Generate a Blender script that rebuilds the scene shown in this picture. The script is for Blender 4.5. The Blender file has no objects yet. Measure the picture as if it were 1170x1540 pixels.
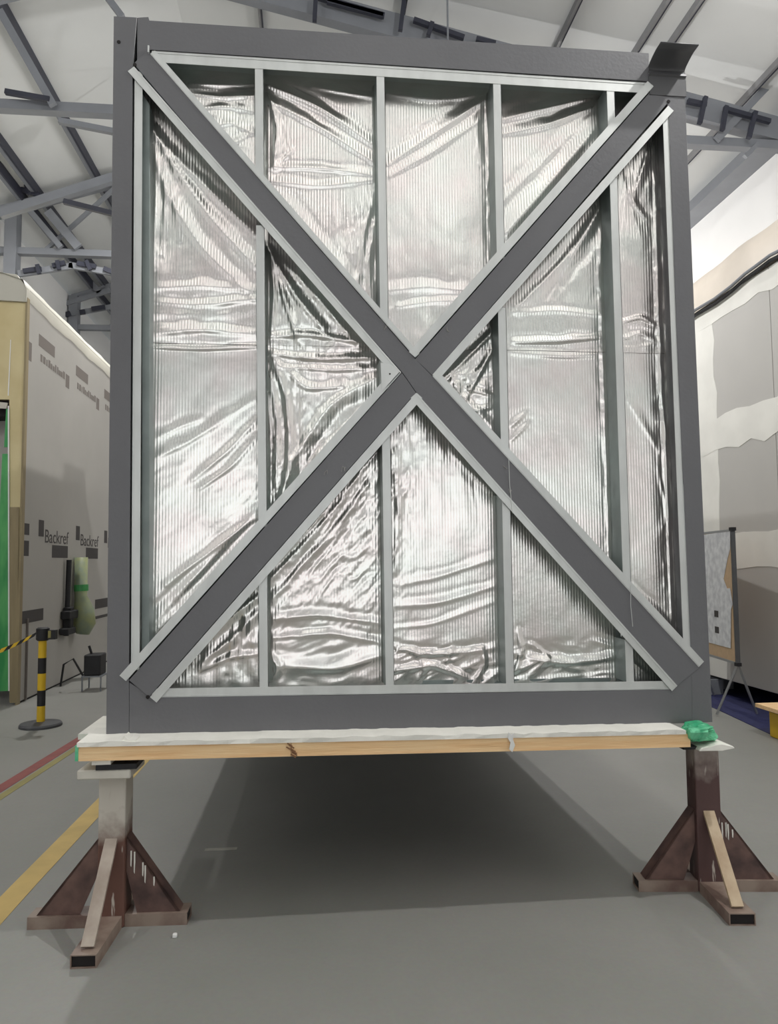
import bpy, bmesh, math, random
import numpy as np
from mathutils import Vector, Matrix

# ------------------------------------------------------------------ camera, world, lights
FX, CX, CY, CZ, YAW, PITCH, ROLL = 1113.6, 0.825, -3.09, 1.385, -0.10328, 0.07003, -0.00857
C = bpy.context.scene.collection
S = bpy.context.scene

def cam_axes():
    cy, sy, cp, sp = math.cos(YAW), math.sin(YAW), math.cos(PITCH), math.sin(PITCH)
    f = Vector((-sy*cp, cy*cp, sp)); r = Vector((cy, sy, 0)); u = r.cross(f)
    c, s = math.cos(ROLL), math.sin(ROLL)
    return c*r + s*u, -s*r + c*u, f
RR, UU, FF = cam_axes()
cam_data = bpy.data.cameras.new('camera')
cam = bpy.data.objects.new('camera', cam_data); C.objects.link(cam)
cam.matrix_world = Matrix(((RR.x, UU.x, -FF.x, CX), (RR.y, UU.y, -FF.y, CY), (RR.z, UU.z, -FF.z, CZ), (0, 0, 0, 1)))
cam_data.sensor_fit = 'VERTICAL'; cam_data.sensor_height = 36.0
cam_data.lens = 36.0*FX/1540.0
cam_data.clip_start = 0.05; cam_data.clip_end = 200
S.camera = cam

w = bpy.data.worlds.new('overcast'); S.world = w; w.use_nodes = True
w.node_tree.nodes['Background'].inputs[0].default_value = (0.9, 0.95, 1.0, 1)
w.node_tree.nodes['Background'].inputs[1].default_value = 1.0
S.view_settings.view_transform = 'Standard'; S.view_settings.look = 'None'
S.view_settings.gamma = 1.0; S.view_settings.use_curve_mapping = False
S.view_settings.exposure = 0.17
try:
    S.cycles.use_denoising = True
    S.cycles.max_bounces = 8; S.cycles.diffuse_bounces = 5; S.cycles.glossy_bounces = 4
    S.cycles.sample_clamp_indirect = 6.0; S.cycles.blur_glossy = 0.5
except Exception:
    pass

LAMPS = [  # x, y, z, watts, size, kind
    (-1.80, 7.20, 7.0, 190, 0.2, 'AREA'),  # unseen lamp, set out of sight to match the floor shadows
    (3.9, -1.0, 6.1, 340, 0.2, 'POINT'),
    (-3.2, -1.0, 6.5, 130, 0.2, 'POINT'),
    (2.4, 5.0, 5.25, 215, 0.2, 'POINT'),
    (4.5, 9.0, 5.5, 230, 0.3, 'POINT'),  # unseen fill lamp added to brighten the upper right wall
    (1.6, -8.5, 6.8, 25, 0.5, 'POINT'),
]
PANE_FILL_GLOW = 0.92  # strength of the added glowing panes in the front wall
ROOF_FILL_GLOW = 0.90  # strength of the added glowing roof panels

# ------------------------------------------------------------------ helpers
def ray(px, py):
    return FF + RR*((px-585)/FX) - UU*((py-770)/FX)
def at_y(px, py, y=0.0):          # photo point on the real plane y = const
    d = ray(px, py); t = (y-CY)/d.y
    return Vector((CX+t*d.x, y, CZ+t*d.z))
def at_z(px, py, z=0.0):
    d = ray(px, py); t = (z-CZ)/d.z
    return Vector((CX+t*d.x, CY+t*d.y, z))
def at_x(px, py, x):
    d = ray(px, py); t = (x-CX)/d.x
    return Vector((x, CY+t*d.y, CZ+t*d.z))

def link(name, me, mat=None, parent=None, loc=None):
    o = bpy.data.objects.new(name, me); C.objects.link(o)
    if mat is not None and me is not None: me.materials.append(mat)
    if parent is not None: o.parent = parent
    if loc is not None: o.location = loc
    return o
def local(parent):
    return Matrix.Translation(-parent.location) if parent is not None else Matrix.Identity(4)
def root_loc(p):
    v = Vector((0, 0, 0))
    while p is not None: v += p.location; p = p.parent
    return v
def bobj(name, bm, mat, parent=None, bevel=0.0, smooth=False, seg=1):
    """bmesh given in world coordinates -> mesh object under parent"""
    if bevel > 0:
        bmesh.ops.bevel(bm, geom=[e for e in bm.edges], offset=bevel, segments=seg, affect='EDGES', profile=0.5)
    bmesh.ops.recalc_face_normals(bm, faces=bm.faces)
    off = root_loc(parent)
    if parent is None:
        n = len(bm.verts); off = Vector((0, 0, 0))
        xs = [v.co for v in bm.verts]
        off = Vector((sum(v.x for v in xs)/n, sum(v.y for v in xs)/n, min(v.z for v in xs)))
    bmesh.ops.translate(bm, vec=-off, verts=bm.verts)
    me = bpy.data.meshes.new(name); bm.to_mesh(me); bm.free()
    if smooth:
        for p in me.polygons: p.use_smooth = True
    o = link(name, me, mat, parent)
    if parent is None: o.location = off
    return o
def tag(o, label=None, cat=None, group=None, kind=None):
    if label: o['label'] = label
    if cat: o['category'] = cat
    if group: o['group'] = group
    if kind: o['kind'] = kind
    return o
def empty(name, loc, label=None, cat=None, group=None, kind=None):
    o = bpy.data.objects.new(name, None); C.objects.link(o); o.location = loc
    o.empty_display_size = 0.1
    return tag(o, label, cat, group, kind)
def B(): return bmesh.new()
def box(bm, lo, hi, M=None):
    vs = [bm.verts.new((x, y, z)) for x in (lo[0], hi[0]) for y in (lo[1], hi[1]) for z in (lo[2], hi[2])]
    for f in ((0,1,3,2),(4,6,7,5),(0,4,5,1),(2,3,7,6),(0,2,6,4),(1,5,7,3)):
        bm.faces.new([vs[i] for i in f])
    if M is not None: bmesh.ops.transform(bm, matrix=M, verts=vs)
    return vs
def prism(bm, pts, y0, y1):
    """polygon of (x,z) points extruded along y"""
    a = [bm.verts.new((p[0], y0, p[1])) for p in pts]; b = [bm.verts.new((p[0], y1, p[1])) for p in pts]
    bm.faces.new(a); bm.faces.new(b[::-1])
    n = len(pts)
    for i in range(n):
        bm.faces.new([a[i], b[i], b[(i+1) % n], a[(i+1) % n]])
def extrude_path(bm, prof, axis_lo, axis_hi, axis='x'):
    pass
def bar(bm, p, q, wx_, wy, up=Vector((0, 0, 1))):
    """rectangular bar from p to q, wx_ across, wy along the 'up' side"""
    p = Vector(p); q = Vector(q); d = (q-p).normalized()
    s = d.cross(up)
    if s.length < 1e-4: s = d.cross(Vector((0, 1, 0)))
    s.normalize(); t = s.cross(d)
    vs = []
    for e in (p, q):
        for a, b in ((-1,-1),(1,-1),(1,1),(-1,1)):
            vs.append(bm.verts.new(e + s*(a*wx_/2) + t*(b*wy/2)))
    for f in ((0,3,2,1),(4,5,6,7),(0,1,5,4),(1,2,6,5),(2,3,7,6),(3,0,4,7)):
        bm.faces.new([vs[i] for i in f])
    return s, t
def tube(bm, pts, r, n=10):
    rings = []
    pts = [Vector(p) for p in pts]
    for i, p in enumerate(pts):
        a = pts[max(i-1, 0)]; b = pts[min(i+1, len(pts)-1)]
        d = (b-a).normalized(); u = Vector((0, 0, 1)) if abs(d.z) < 0.9 else Vector((1, 0, 0))
        s = d.cross(u).normalized(); t = s.cross(d)
        rr = r[i] if isinstance(r, (list, tuple)) else r
        rings.append([bm.verts.new(p + s*(rr*math.cos(2*math.pi*k/n)) + t*(rr*math.sin(2*math.pi*k/n))) for k in range(n)])
    for i in range(len(rings)-1):
        for k in range(n):
            bm.faces.new([rings[i][k], rings[i][(k+1) % n], rings[i+1][(k+1) % n], rings[i+1][k]])
    bm.faces.new(rings[0][::-1]); bm.faces.new(rings[-1])
def hollow(bm, p, q, wd, ht, th=0.004, up=Vector((0, 0, 1)), dp=0.06):
    """square hollow section from p to q with open (recessed) ends"""
    p = Vector(p); q = Vector(q); d = (q-p).normalized()
    s = d.cross(up)
    if s.length < 1e-4: s = d.cross(Vector((0, 1, 0)))
    s.normalize(); t = s.cross(d)
    def ring(e, k):
        return [bm.verts.new(e + s*(a*(wd/2-k)) + t*(b*(ht/2-k))) for a, b in ((-1,-1),(1,-1),(1,1),(-1,1))]
    A, Bq = ring(p, 0), ring(q, 0)
    for i in range(4): bm.faces.new([A[i], A[(i+1) % 4], Bq[(i+1) % 4], Bq[i]])
    for e, outer, sg in ((p, A, 1), (q, Bq, -1)):
        inn = ring(e, th); deep = ring(e + d*(sg*dp), th)
        for i in range(4):
            j = (i+1) % 4
            bm.faces.new([outer[i], inn[i], inn[j], outer[j]])
            bm.faces.new([inn[i], deep[i], deep[j], inn[j]])
        bm.faces.new(deep)

# ------------------------------------------------------------------ materials
def srgb(r, g, b):
    def f(c):
        c /= 255.0
        return c/12.92 if c <= 0.04045 else ((c+0.055)/1.055)**2.4
    return (f(r), f(g), f(b), 1.0)
def mat(name, col, rough=0.6, metal=0.0, var=0.0, scale=6.0, col2=None, bump=0.0, bscale=40.0, stretch=None, spec=None):
    m = bpy.data.materials.new(name); m.use_nodes = True
    nt = m.node_tree; N = nt.nodes; L = nt.links
    b = N['Principled BSDF']
    b.inputs['Roughness'].default_value = rough; b.inputs['Metallic'].default_value = metal
    b.inputs['Base Color'].default_value = col
    if spec is not None: b.inputs['Specular IOR Level'].default_value = spec
    tc = N.new('ShaderNodeTexCoord'); mp = N.new('ShaderNodeMapping'); L.new(tc.outputs['Object'], mp.inputs[0])
    if stretch: mp.inputs['Scale'].default_value = stretch
    if var > 0 or col2 is not None:
        n = N.new('ShaderNodeTexNoise'); n.inputs['Scale'].default_value = scale; n.inputs['Detail'].default_value = 6
        L.new(mp.outputs[0], n.inputs['Vector'])
        r = N.new('ShaderNodeValToRGB'); r.color_ramp.elements[0].position = 0.35; r.color_ramp.elements[1].position = 0.65
        c2 = col2 if col2 is not None else tuple(min(1, c*(1+var)) for c in col[:3])+(1,)
        c1 = col if col2 is not None else tuple(c*(1-var) for c in col[:3])+(1,)
        r.color_ramp.elements[0].color = c1; r.color_ramp.elements[1].color = c2
        L.new(n.outputs['Fac'], r.inputs[0]); L.new(r.outputs[0], b.inputs['Base Color'])
    if bump > 0:
        n2 = N.new('ShaderNodeTexNoise'); n2.inputs['Scale'].default_value = bscale; n2.inputs['Detail'].default_value = 4
        L.new(mp.outputs[0], n2.inputs['Vector'])
        bp = N.new('ShaderNodeBump'); bp.inputs['Strength'].default_value = bump; bp.inputs['Distance'].default_value = 0.01
        L.new(n2.outputs['Fac'], bp.inputs['Height']); L.new(bp.outputs[0], b.inputs['Normal'])
    return m
M = {}
M['steel'] = mat('painted_grey_steel', srgb(103, 103, 106), 0.36, 0.0, 0.05, 2.0, bump=0.08, bscale=60)
M['steel_dark'] = mat('dark_painted_steel', srgb(74, 75, 78), 0.5, 0.1, 0.05)
M['plate_dark'] = mat('charcoal_bent_plate', srgb(84, 84, 86), 0.45, 0.2, 0.04)
M['purlin'] = mat('mid_grey_purlin', srgb(128, 128, 130), 0.55, 0.0, 0.04)
M['galv'] = mat('galvanised_steel', srgb(208, 210, 208), 0.40, 0.6, 0.06, 14, stretch=(1, 1, 0.3))
M['galv_shaded'] = mat('galvanised_steel_shaded', srgb(138, 147, 145), 0.5, 0.4, 0.08, 10)  # zinc darkened: shade inside the channels is put into the colour
M['truss'] = mat('truss_grey_paint', srgb(126, 129, 135), 0.5, 0.0, 0.05, 3)
M['black'] = mat('black_rubber', srgb(26, 26, 30), 0.6, 0.0, 0.2, 10)
M['conduit'] = mat('dark_conduit', srgb(52, 54, 66), 0.5, 0.1, 0.1, 8)
M['roof'] = mat('white_roof_sheet', srgb(206, 208, 208), 0.6, 0.0, 0.05, 0.6)
M['hallwall'] = mat('white_hall_wall', srgb(236, 236, 236), 0.6, 0.0, 0.03, 0.5)
M['frontwall'] = mat('grey_clad_wall', srgb(150, 150, 152), 0.6, 0.0, 0.04, 0.5)
M['timber'] = mat('pale_timber', srgb(238, 194, 142), 0.65, 0.0, 0.0, 9, col2=srgb(248, 214, 166), bump=0.2, bscale=30, stretch=(0.35, 4, 6))
M['knot'] = mat('timber_knot', srgb(130, 92, 62), 0.7)
M['foam'] = mat('white_foam_sheet', srgb(232, 230, 222), 0.7, 0.0, 0.05, 8, bump=0.2, bscale=30)
M['green'] = mat('green_plastic_film', srgb(44, 160, 112), 0.4, 0.0, 0.0, 18, col2=srgb(112, 204, 158), bump=0.6, bscale=25)
M['greentape'] = mat('green_tape', srgb(46, 138, 74), 0.45, 0.0, 0.0, 5, col2=srgb(84, 166, 96), stretch=(2, 2, 0.6))
M['tan'] = mat('tan_membrane', srgb(192, 176, 132), 0.6, 0.0, 0.0, 2.5, col2=srgb(204, 190, 148))
M['tanwood'] = mat('tan_wood_trim', srgb(142, 128, 98), 0.6, 0.0, 0.1, 5, stretch=(4, 4, 0.5))
M['wrap'] = mat('grey_wrap_membrane', srgb(166, 163, 158), 0.55, 0.0, 0.04, 1.2, bump=0.15, bscale=3)
M['wrap_top'] = mat('clear_white_film', srgb(184, 181, 170), 0.5, 0.0, 0.04, 2)
M['ink'] = mat('grey_print_ink', srgb(112, 105, 100), 0.7)
M['ink_dark'] = mat('dark_print_ink', srgb(62, 58, 58), 0.7)
M['yellow'] = mat('yellow_plastic', srgb(214, 176, 34), 0.45, 0.0, 0.06, 10)
M['white'] = mat('white_plastic', srgb(226, 226, 224), 0.5)
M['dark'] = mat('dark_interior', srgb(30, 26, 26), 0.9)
M['navy'] = mat('navy_fabric', srgb(34, 38, 84), 0.85, 0.0, 0.15, 12, bump=0.3, bscale=40)
M['board'] = mat('plasterboard', srgb(186, 184, 181), 0.8, 0.0, 0.03, 1.0)
M['joint'] = mat('joint_compound', srgb(228, 227, 222), 0.85, 0.0, 0.04, 3)
M['film'] = mat('cream_plastic_film', srgb(214, 204, 192), 0.45, 0.0, 0.05, 2.0, bump=0.25, bscale=3)
M['paper'] = mat('printed_paper', srgb(198, 200, 206), 0.7, 0.0, 0.0, 16, col2=srgb(228, 230, 234))
M['cork'] = mat('tan_board', srgb(196, 168, 136), 0.8, 0.0, 0.05, 20)
M['alu'] = mat('brushed_aluminium', srgb(160, 162, 164), 0.4, 0.6)
M['redtape'] = mat('red_floor_tape', srgb(132, 66, 62), 0.6, 0.0, 0.15, 8)
M['yeltape'] = mat('yellow_floor_tape', srgb(194, 166, 98), 0.6, 0.0, 0.10, 5)
M['oldyel'] = mat('faded_yellow_tape', srgb(140, 132, 78), 0.6, 0.0, 0.1, 5)
M['whitemark'] = mat('worn_white_mark', srgb(170, 168, 160), 0.7, 0.0, 0.1, 20)

def rust_mat(name, z0, z1, light, dark):
    """pale flaking paint above, bare rusty primer below; the wear edge is a property of the stand"""
    m = bpy.data.materials.new(name); m.use_nodes = True; nt = m.node_tree; N = nt.nodes; L = nt.links
    b = N['Principled BSDF']; b.inputs['Roughness'].default_value = 0.55
    tc = N.new('ShaderNodeTexCoord'); sp = N.new('ShaderNodeSeparateXYZ'); L.new(tc.outputs['Object'], sp.inputs[0])
    n = N.new('ShaderNodeTexNoise'); n.inputs['Scale'].default_value = 14; n.inputs['Detail'].default_value = 8
    L.new(tc.outputs['Object'], n.inputs['Vector'])
    mr = N.new('ShaderNodeMapRange'); mr.inputs['From Min'].default_value = z0; mr.inputs['From Max'].default_value = z1
    L.new(sp.outputs['Z'], mr.inputs['Value'])
    ad = N.new('ShaderNodeMath'); ad.operation = 'ADD'; L.new(mr.outputs[0], ad.inputs[0])
    sb = N.new('ShaderNodeMath'); sb.operation = 'MULTIPLY_ADD'; sb.inputs[1].default_value = 0.9; sb.inputs[2].default_value = -0.45
    L.new(n.outputs['Fac'], sb.inputs[0]); L.new(sb.outputs[0], ad.inputs[1])
    r = N.new('ShaderNodeValToRGB'); e = r.color_ramp.elements
    e[0].position = 0.3; e[0].color = dark; e[1].position = 0.75; e[1].color = light
    L.new(ad.outputs[0], r.inputs[0])
    # streaks of spilt plaster
    v = N.new('ShaderNodeTexNoise'); v.inputs['Scale'].default_value = 9; v.inputs['Detail'].default_value = 3
    mp = N.new('ShaderNodeMapping'); mp.inputs['Scale'].default_value = (6, 6, 0.9); L.new(tc.outputs['Object'], mp.inputs[0]); L.new(mp.outputs[0], v.inputs['Vector'])
    r2 = N.new('ShaderNodeValToRGB'); r2.color_ramp.elements[0].position = 0.66; r2.color_ramp.elements[1].position = 0.72
    L.new(v.outputs['Fac'], r2.inputs[0])
    mx = N.new('ShaderNodeMix'); mx.data_type = 'RGBA'; L.new(r2.outputs[0], mx.inputs['Factor'])
    L.new(r.outputs[0], mx.inputs['A']); mx.inputs['B'].default_value = srgb(190, 182, 172)
    L.new(mx.outputs['Result'], b.inputs['Base Color'])
    bp = N.new('ShaderNodeBump'); bp.inputs['Strength'].default_value = 0.25; bp.inputs['Distance'].default_value = 0.004
    L.new(n.outputs['Fac'], bp.inputs['Height']); L.new(bp.outputs[0], b.inputs['Normal'])
    return m
M['rust_l'] = rust_mat('paint_worn_stand_steel', 0.22, 0.52, srgb(198, 192, 182), srgb(104, 72, 62))
M['rust_r'] = rust_mat('brown_primer_stand_steel', 0.38, 0.66, srgb(164, 152, 144), srgb(84, 60, 58))
M['tube_rust'] = mat('scuffed_brown_tube', srgb(108, 86, 78), 0.5, 0.0, 0.0, 9, col2=srgb(146, 130, 118))
M['platewhite'] = mat('white_painted_plate', srgb(206, 202, 192), 0.6, 0.0, 0.06, 9)
M['brace_grey'] = mat('scuffed_taupe_bar', srgb(150, 136, 124), 0.5, 0.0, 0.0, 12, col2=srgb(176, 164, 152))
M['brace_dark'] = mat('dark_brown_gusset', srgb(72, 54, 52), 0.55, 0.0, 0.0, 12, col2=srgb(112, 86, 78))
M['brace_tan'] = mat('tan_scuffed_bar', srgb(168, 144, 116), 0.5, 0.0, 0.0, 12, col2=srgb(190, 170, 142))

def emis(name, col, s):
    m = bpy.data.materials.new(name); m.use_nodes = True; b = m.node_tree.nodes['Principled BSDF']
    b.inputs['Base Color'].default_value = (0.8, 0.8, 0.8, 1)
    b.inputs['Emission Color'].default_value = col; b.inputs['Emission Strength'].default_value = s
    return m
M['pane_fill'] = emis('front_fill_panel', (0.95, 0.98, 1.0, 1), PANE_FILL_GLOW)
M['roof_fill'] = emis('roof_fill_panel', (1.0, 0.99, 0.96, 1), ROOF_FILL_GLOW)
M['lampglow'] = emis('lamp_diffuser', (1.0, 0.97, 0.93, 1), 8)

def floor_mat():
    m = bpy.data.materials.new('grey_green_epoxy_floor'); m.use_nodes = True; nt = m.node_tree; N = nt.nodes; L = nt.links
    b = N['Principled BSDF']
    tc = N.new('ShaderNodeTexCoord')
    n = N.new('ShaderNodeTexNoise'); n.inputs['Scale'].default_value = 0.9; n.inputs['Detail'].default_value = 8; n.inputs['Roughness'].default_value = 0.6
    L.new(tc.outputs['Object'], n.inputs['Vector'])
    r = N.new('ShaderNodeValToRGB'); e = r.color_ramp.elements
    e[0].position = 0.3; e[0].color = srgb(136, 137, 132); e[1].position = 0.7; e[1].color = srgb(148, 147, 143)
    L.new(n.outputs['Fac'], r.inputs[0])
    n2 = N.new('ShaderNodeTexNoise'); n2.inputs['Scale'].default_value = 60; n2.inputs['Detail'].default_value = 3
    L.new(tc.outputs['Object'], n2.inputs['Vector'])
    mx = N.new('ShaderNodeMix'); mx.data_type = 'RGBA'; mx.blend_type = 'MULTIPLY'; mx.inputs['Factor'].default_value = 0.15
    L.new(r.outputs[0], mx.inputs['A']); L.new(n2.outputs['Color'], mx.inputs['B']); L.new(mx.outputs['Result'], b.inputs['Base Color'])
    b.inputs['Roughness'].default_value = 0.5
    b.inputs['Specular IOR Level'].default_value = 0.35
    return m
M['floor'] = floor_mat()

def foil_mat():
    m = bpy.data.materials.new('ribbed_reflective_foil'); m.use_nodes = True; nt = m.node_tree; N = nt.nodes; L = nt.links
    b = N['Principled BSDF']
    b.inputs['Base Color'].default_value = srgb(242, 236, 232); b.inputs['Metallic'].default_value = 0.97
    b.inputs['Roughness'].default_value = 0.24
    tc = N.new('ShaderNodeTexCoord')
    nz = N.new('ShaderNodeTexNoise'); nz.inputs['Scale'].default_value = 5.0; nz.inputs['Detail'].default_value = 2
    L.new(tc.outputs['Object'], nz.inputs['Vector'])
    r = N.new('ShaderNodeValToRGB'); r.color_ramp.elements[0].color = srgb(246, 238, 235); r.color_ramp.elements[1].color = srgb(244, 245, 240)
    r.color_ramp.elements[0].position = 0.35; r.color_ramp.elements[1].position = 0.65
    L.new(nz.outputs['Fac'], r.inputs[0]); L.new(r.outputs[0], b.inputs['Base Color'])
    sp = N.new('ShaderNodeSeparateXYZ'); L.new(tc.outputs['Object'], sp.inputs[0])
    mu = N.new('ShaderNodeMath'); mu.operation = 'MULTIPLY'; mu.inputs[1].default_value = 2*math.pi/0.0128
    L.new(sp.outputs['X'], mu.inputs[0])
    sn = N.new('ShaderNodeMath'); sn.operation = 'SINE'; L.new(mu.outputs[0], sn.inputs[0])
    bp = N.new('ShaderNodeBump'); bp.inputs['Strength'].default_value = 0.115; bp.inputs['Distance'].default_value = 0.0022
    L.new(sn.outputs[0], bp.inputs['Height'])
    n2 = N.new('ShaderNodeTexNoise'); n2.inputs['Scale'].default_value = 38; n2.inputs['Detail'].default_value = 3
    L.new(tc.outputs['Object'], n2.inputs['Vector'])
    b2 = N.new('ShaderNodeBump'); b2.inputs['Strength'].default_value = 0.10; b2.inputs['Distance'].default_value = 0.006
    L.new(n2.outputs['Fac'], b2.inputs['Height']); L.new(bp.outputs[0], b2.inputs['Normal'])
    L.new(b2.outputs[0], b.inputs['Normal'])
    return m
M['foil'] = foil_mat()

# ------------------------------------------------------------------ hall shell
XL, XRW, YB, YF = -4.5, 7.05, 17.6, -13.0
def roof_z(x):
    return min(7.32+0.35*(x+4.3), 8.33-0.19*x)
XA = -0.917
def struct(name, bm, m, **k):
    o = bobj(name, bm, m, None, **k); o['kind'] = 'structure'; return o
bm = B(); box(bm, (XL, YF, -0.12), (XRW+0.15, YB, 0.0)); struct('floor', bm, M['floor'])
bm = B()
for xa, xb in ((XL-0.15, XA), (XA, XRW+0.15)):
    za, zb = roof_z(xa)+0.2, roof_z(xb)+0.2
    prof = [(xa, za), (xb, zb), (xb, zb+0.08), (xa, za+0.08)]
    prism(bm, prof, YF, YB)
struct('ceiling', bm, M['roof'])
bm = B(); box(bm, (XL-0.15, YF, 0), (XL, YB, 7.35)); struct('wall_left', bm, M['hallwall'])
bm = B(); box(bm, (XRW, YF, 0), (XRW+0.15, YB, 7.08)); struct('wall_right', bm, M['hallwall'])
bm = B(); prism(bm, [(XL-0.15, 0), (XRW+0.15, 0), (XRW+0.15, roof_z(XRW)+0.16), (XA, roof_z(XA)+0.21), (XL-0.15, roof_z(XL)+0.14)], YB, YB+0.15)
struct('wall_back', bm, M['hallwall'])
# wall behind the photographer, with unseen glowing panes added to brighten hall and foil
fr = struct('wall_front', (lambda b_: (prism(b_, [(XL-0.15, 0), (XRW+0.15, 0), (XRW+0.15, roof_z(XRW)+0.1), (XA, roof_z(XA)+0.15), (XL-0.15, roof_z(XL)+0.1)], YF-0.15, YF), b_)[1])(B()), M['frontwall'])
for i, (x0, x1, z0, z1) in enumerate(((-3.9, -0.9, 0.1, 3.9), (-0.5, 3.2, 0.1, 4.4), (3.6, 6.6, 0.9, 4.0), (-3.9, 6.6, 5.2, 5.8))):
    wn = empty('fill_pane_%d' % (i+1), ((x0+x1)/2, YF+0.03, z0), kind='structure')
    b_ = B(); box(b_, (x0, YF+0.01, z0), (x1, YF+0.03, z1)); bobj('pane', b_, M['pane_fill'], wn)
    b_ = B()
    for a, c_ in (((x0-0.06, YF, z0-0.06), (x0, YF+0.08, z1+0.06)), ((x1, YF, z0-0.06), (x1+0.06, YF+0.08, z1+0.06)),
                  ((x0, YF, z0-0.06), (x1, YF+0.08, z0)), ((x0, YF, z1), (x1, YF+0.08, z1+0.06))): box(b_, a, c_)
    n = max(1, int((x1-x0)/1.2))
    for k in range(1, n): box(b_, (x0+(x1-x0)*k/n-0.03, YF, z0), (x0+(x1-x0)*k/n+0.03, YF+0.08, z1))
    bobj('fill_pane_frame', b_, M['steel'], wn)
# unseen glowing roof panels added to brighten the foil's reflections
for i, (x0, x1, y0, y1) in enumerate(((-3.4, -1.6, -11.5, -3.0), (0.6, 2.4, -11.5, -3.0), (4.2, 5.8, -11.5, -3.0))):
    b_ = B(); zc0, zc1 = roof_z(x0)+0.17, roof_z(x1)+0.17
    prism(b_, [(x0, zc0), (x1, zc1), (x1, zc1+0.02), (x0, zc0+0.02)], y0, y1)
    struct('fill_pane_%d' % (i+5), b_, M['roof_fill'])

# lamps: unseen high-bay lights, the back right one added as fill (outside the picture or behind the module)
lamp_spots = ['hanging round high-bay lamp above the left aisle, behind the frame\'s left post', 'hanging round high-bay lamp over the right aisle before the steel frame',
              'hanging round high-bay lamp over the left aisle before the steel frame', 'hanging round high-bay lamp just behind the steel frame', 'unseen lamp added toward the back to brighten the right wall', 'hanging round high-bay lamp near the front fill panes']
for (x, y, z, wts, sz, kd), lb in zip(LAMPS, lamp_spots):
    r_ = empty('unseen_lamp', (x, y, z), lb, 'lamp', 'high-bay lamps')
    b_ = B(); tube(b_, [(x, y, z+0.02), (x, y, z+0.10), (x, y, z+0.22)], [0.14, 0.12, 0.05], 20); bobj('lamp_shade', b_, M['truss'], r_)
    b_ = B(); tube(b_, [(x, y, z+0.22), (x, y, roof_z(x)+0.18)], 0.012, 6); bobj('suspension_rod', b_, M['truss'], r_)
    ld = bpy.data.lights.new('unseen_light', kd); ld.energy = wts
    if kd == 'AREA': ld.shape = 'DISK'; ld.size = sz
    else: ld.shadow_soft_size = sz*0.25
    ld.color = (1.0, 0.985, 0.96)
    lo = bpy.data.objects.new('unseen_light', ld); C.objects.link(lo); lo.parent = r_; lo.location = (0, 0, -0.03 if kd == 'AREA' else -0.12)

# purlins (run the length of the hall)
for i, x in enumerate((6.33, 5.06, 4.74, 3.84, 1.93, 0.16, -2.83, -3.77, -4.02)):
    b_ = B(); z = roof_z(x)+0.12
    w_ = 0.035 if x > 0 else 0.07
    box(b_, (x-w_/2, -2.0, z+(0.0 if x > 0 else -0.06)), (x+w_/2, YB, z+0.10))
    o = bobj('roof_purlin', b_, M['truss'] if x < -1 else M['purlin'])
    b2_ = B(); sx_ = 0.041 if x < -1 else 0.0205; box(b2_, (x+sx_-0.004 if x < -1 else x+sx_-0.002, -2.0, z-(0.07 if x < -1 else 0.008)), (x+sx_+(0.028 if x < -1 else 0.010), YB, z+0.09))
    fl_ = bobj('purlin_dark_strip', b2_, M['conduit'], o);  # thin dark strip along the purlin's right side
    lab = {6.33: 'thin grey roof purlin nearest the right wall, top right', 5.06: 'grey roof purlin meeting the bent corner plate, one of a close pair', 4.74: 'grey roof purlin left of its close twin, above the right end of the frame',
           3.84: 'grey roof purlin over the right part of the top rail', 1.93: 'grey roof purlin straight above the middle of the frame', 0.16: 'grey roof purlin above the left part of the top rail',
           -2.83: 'long grey roof purlin nearest the frame in the left roof', -3.77: 'grey roof purlin, inner of the close pair at the far left', -4.02: 'grey roof purlin, outer of the close pair at the far left'}[x]
    tag(o, lab, 'purlin', 'roof purlins')
# eave beam on the right
b_ = B(); box(b_, (6.72, -2.0, 6.86), (7.05, YB, 7.02)); tag(bobj('eave_beam', b_, M['truss']), 'grey eave beam where the roof meets the white right wall', 'beam')

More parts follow.
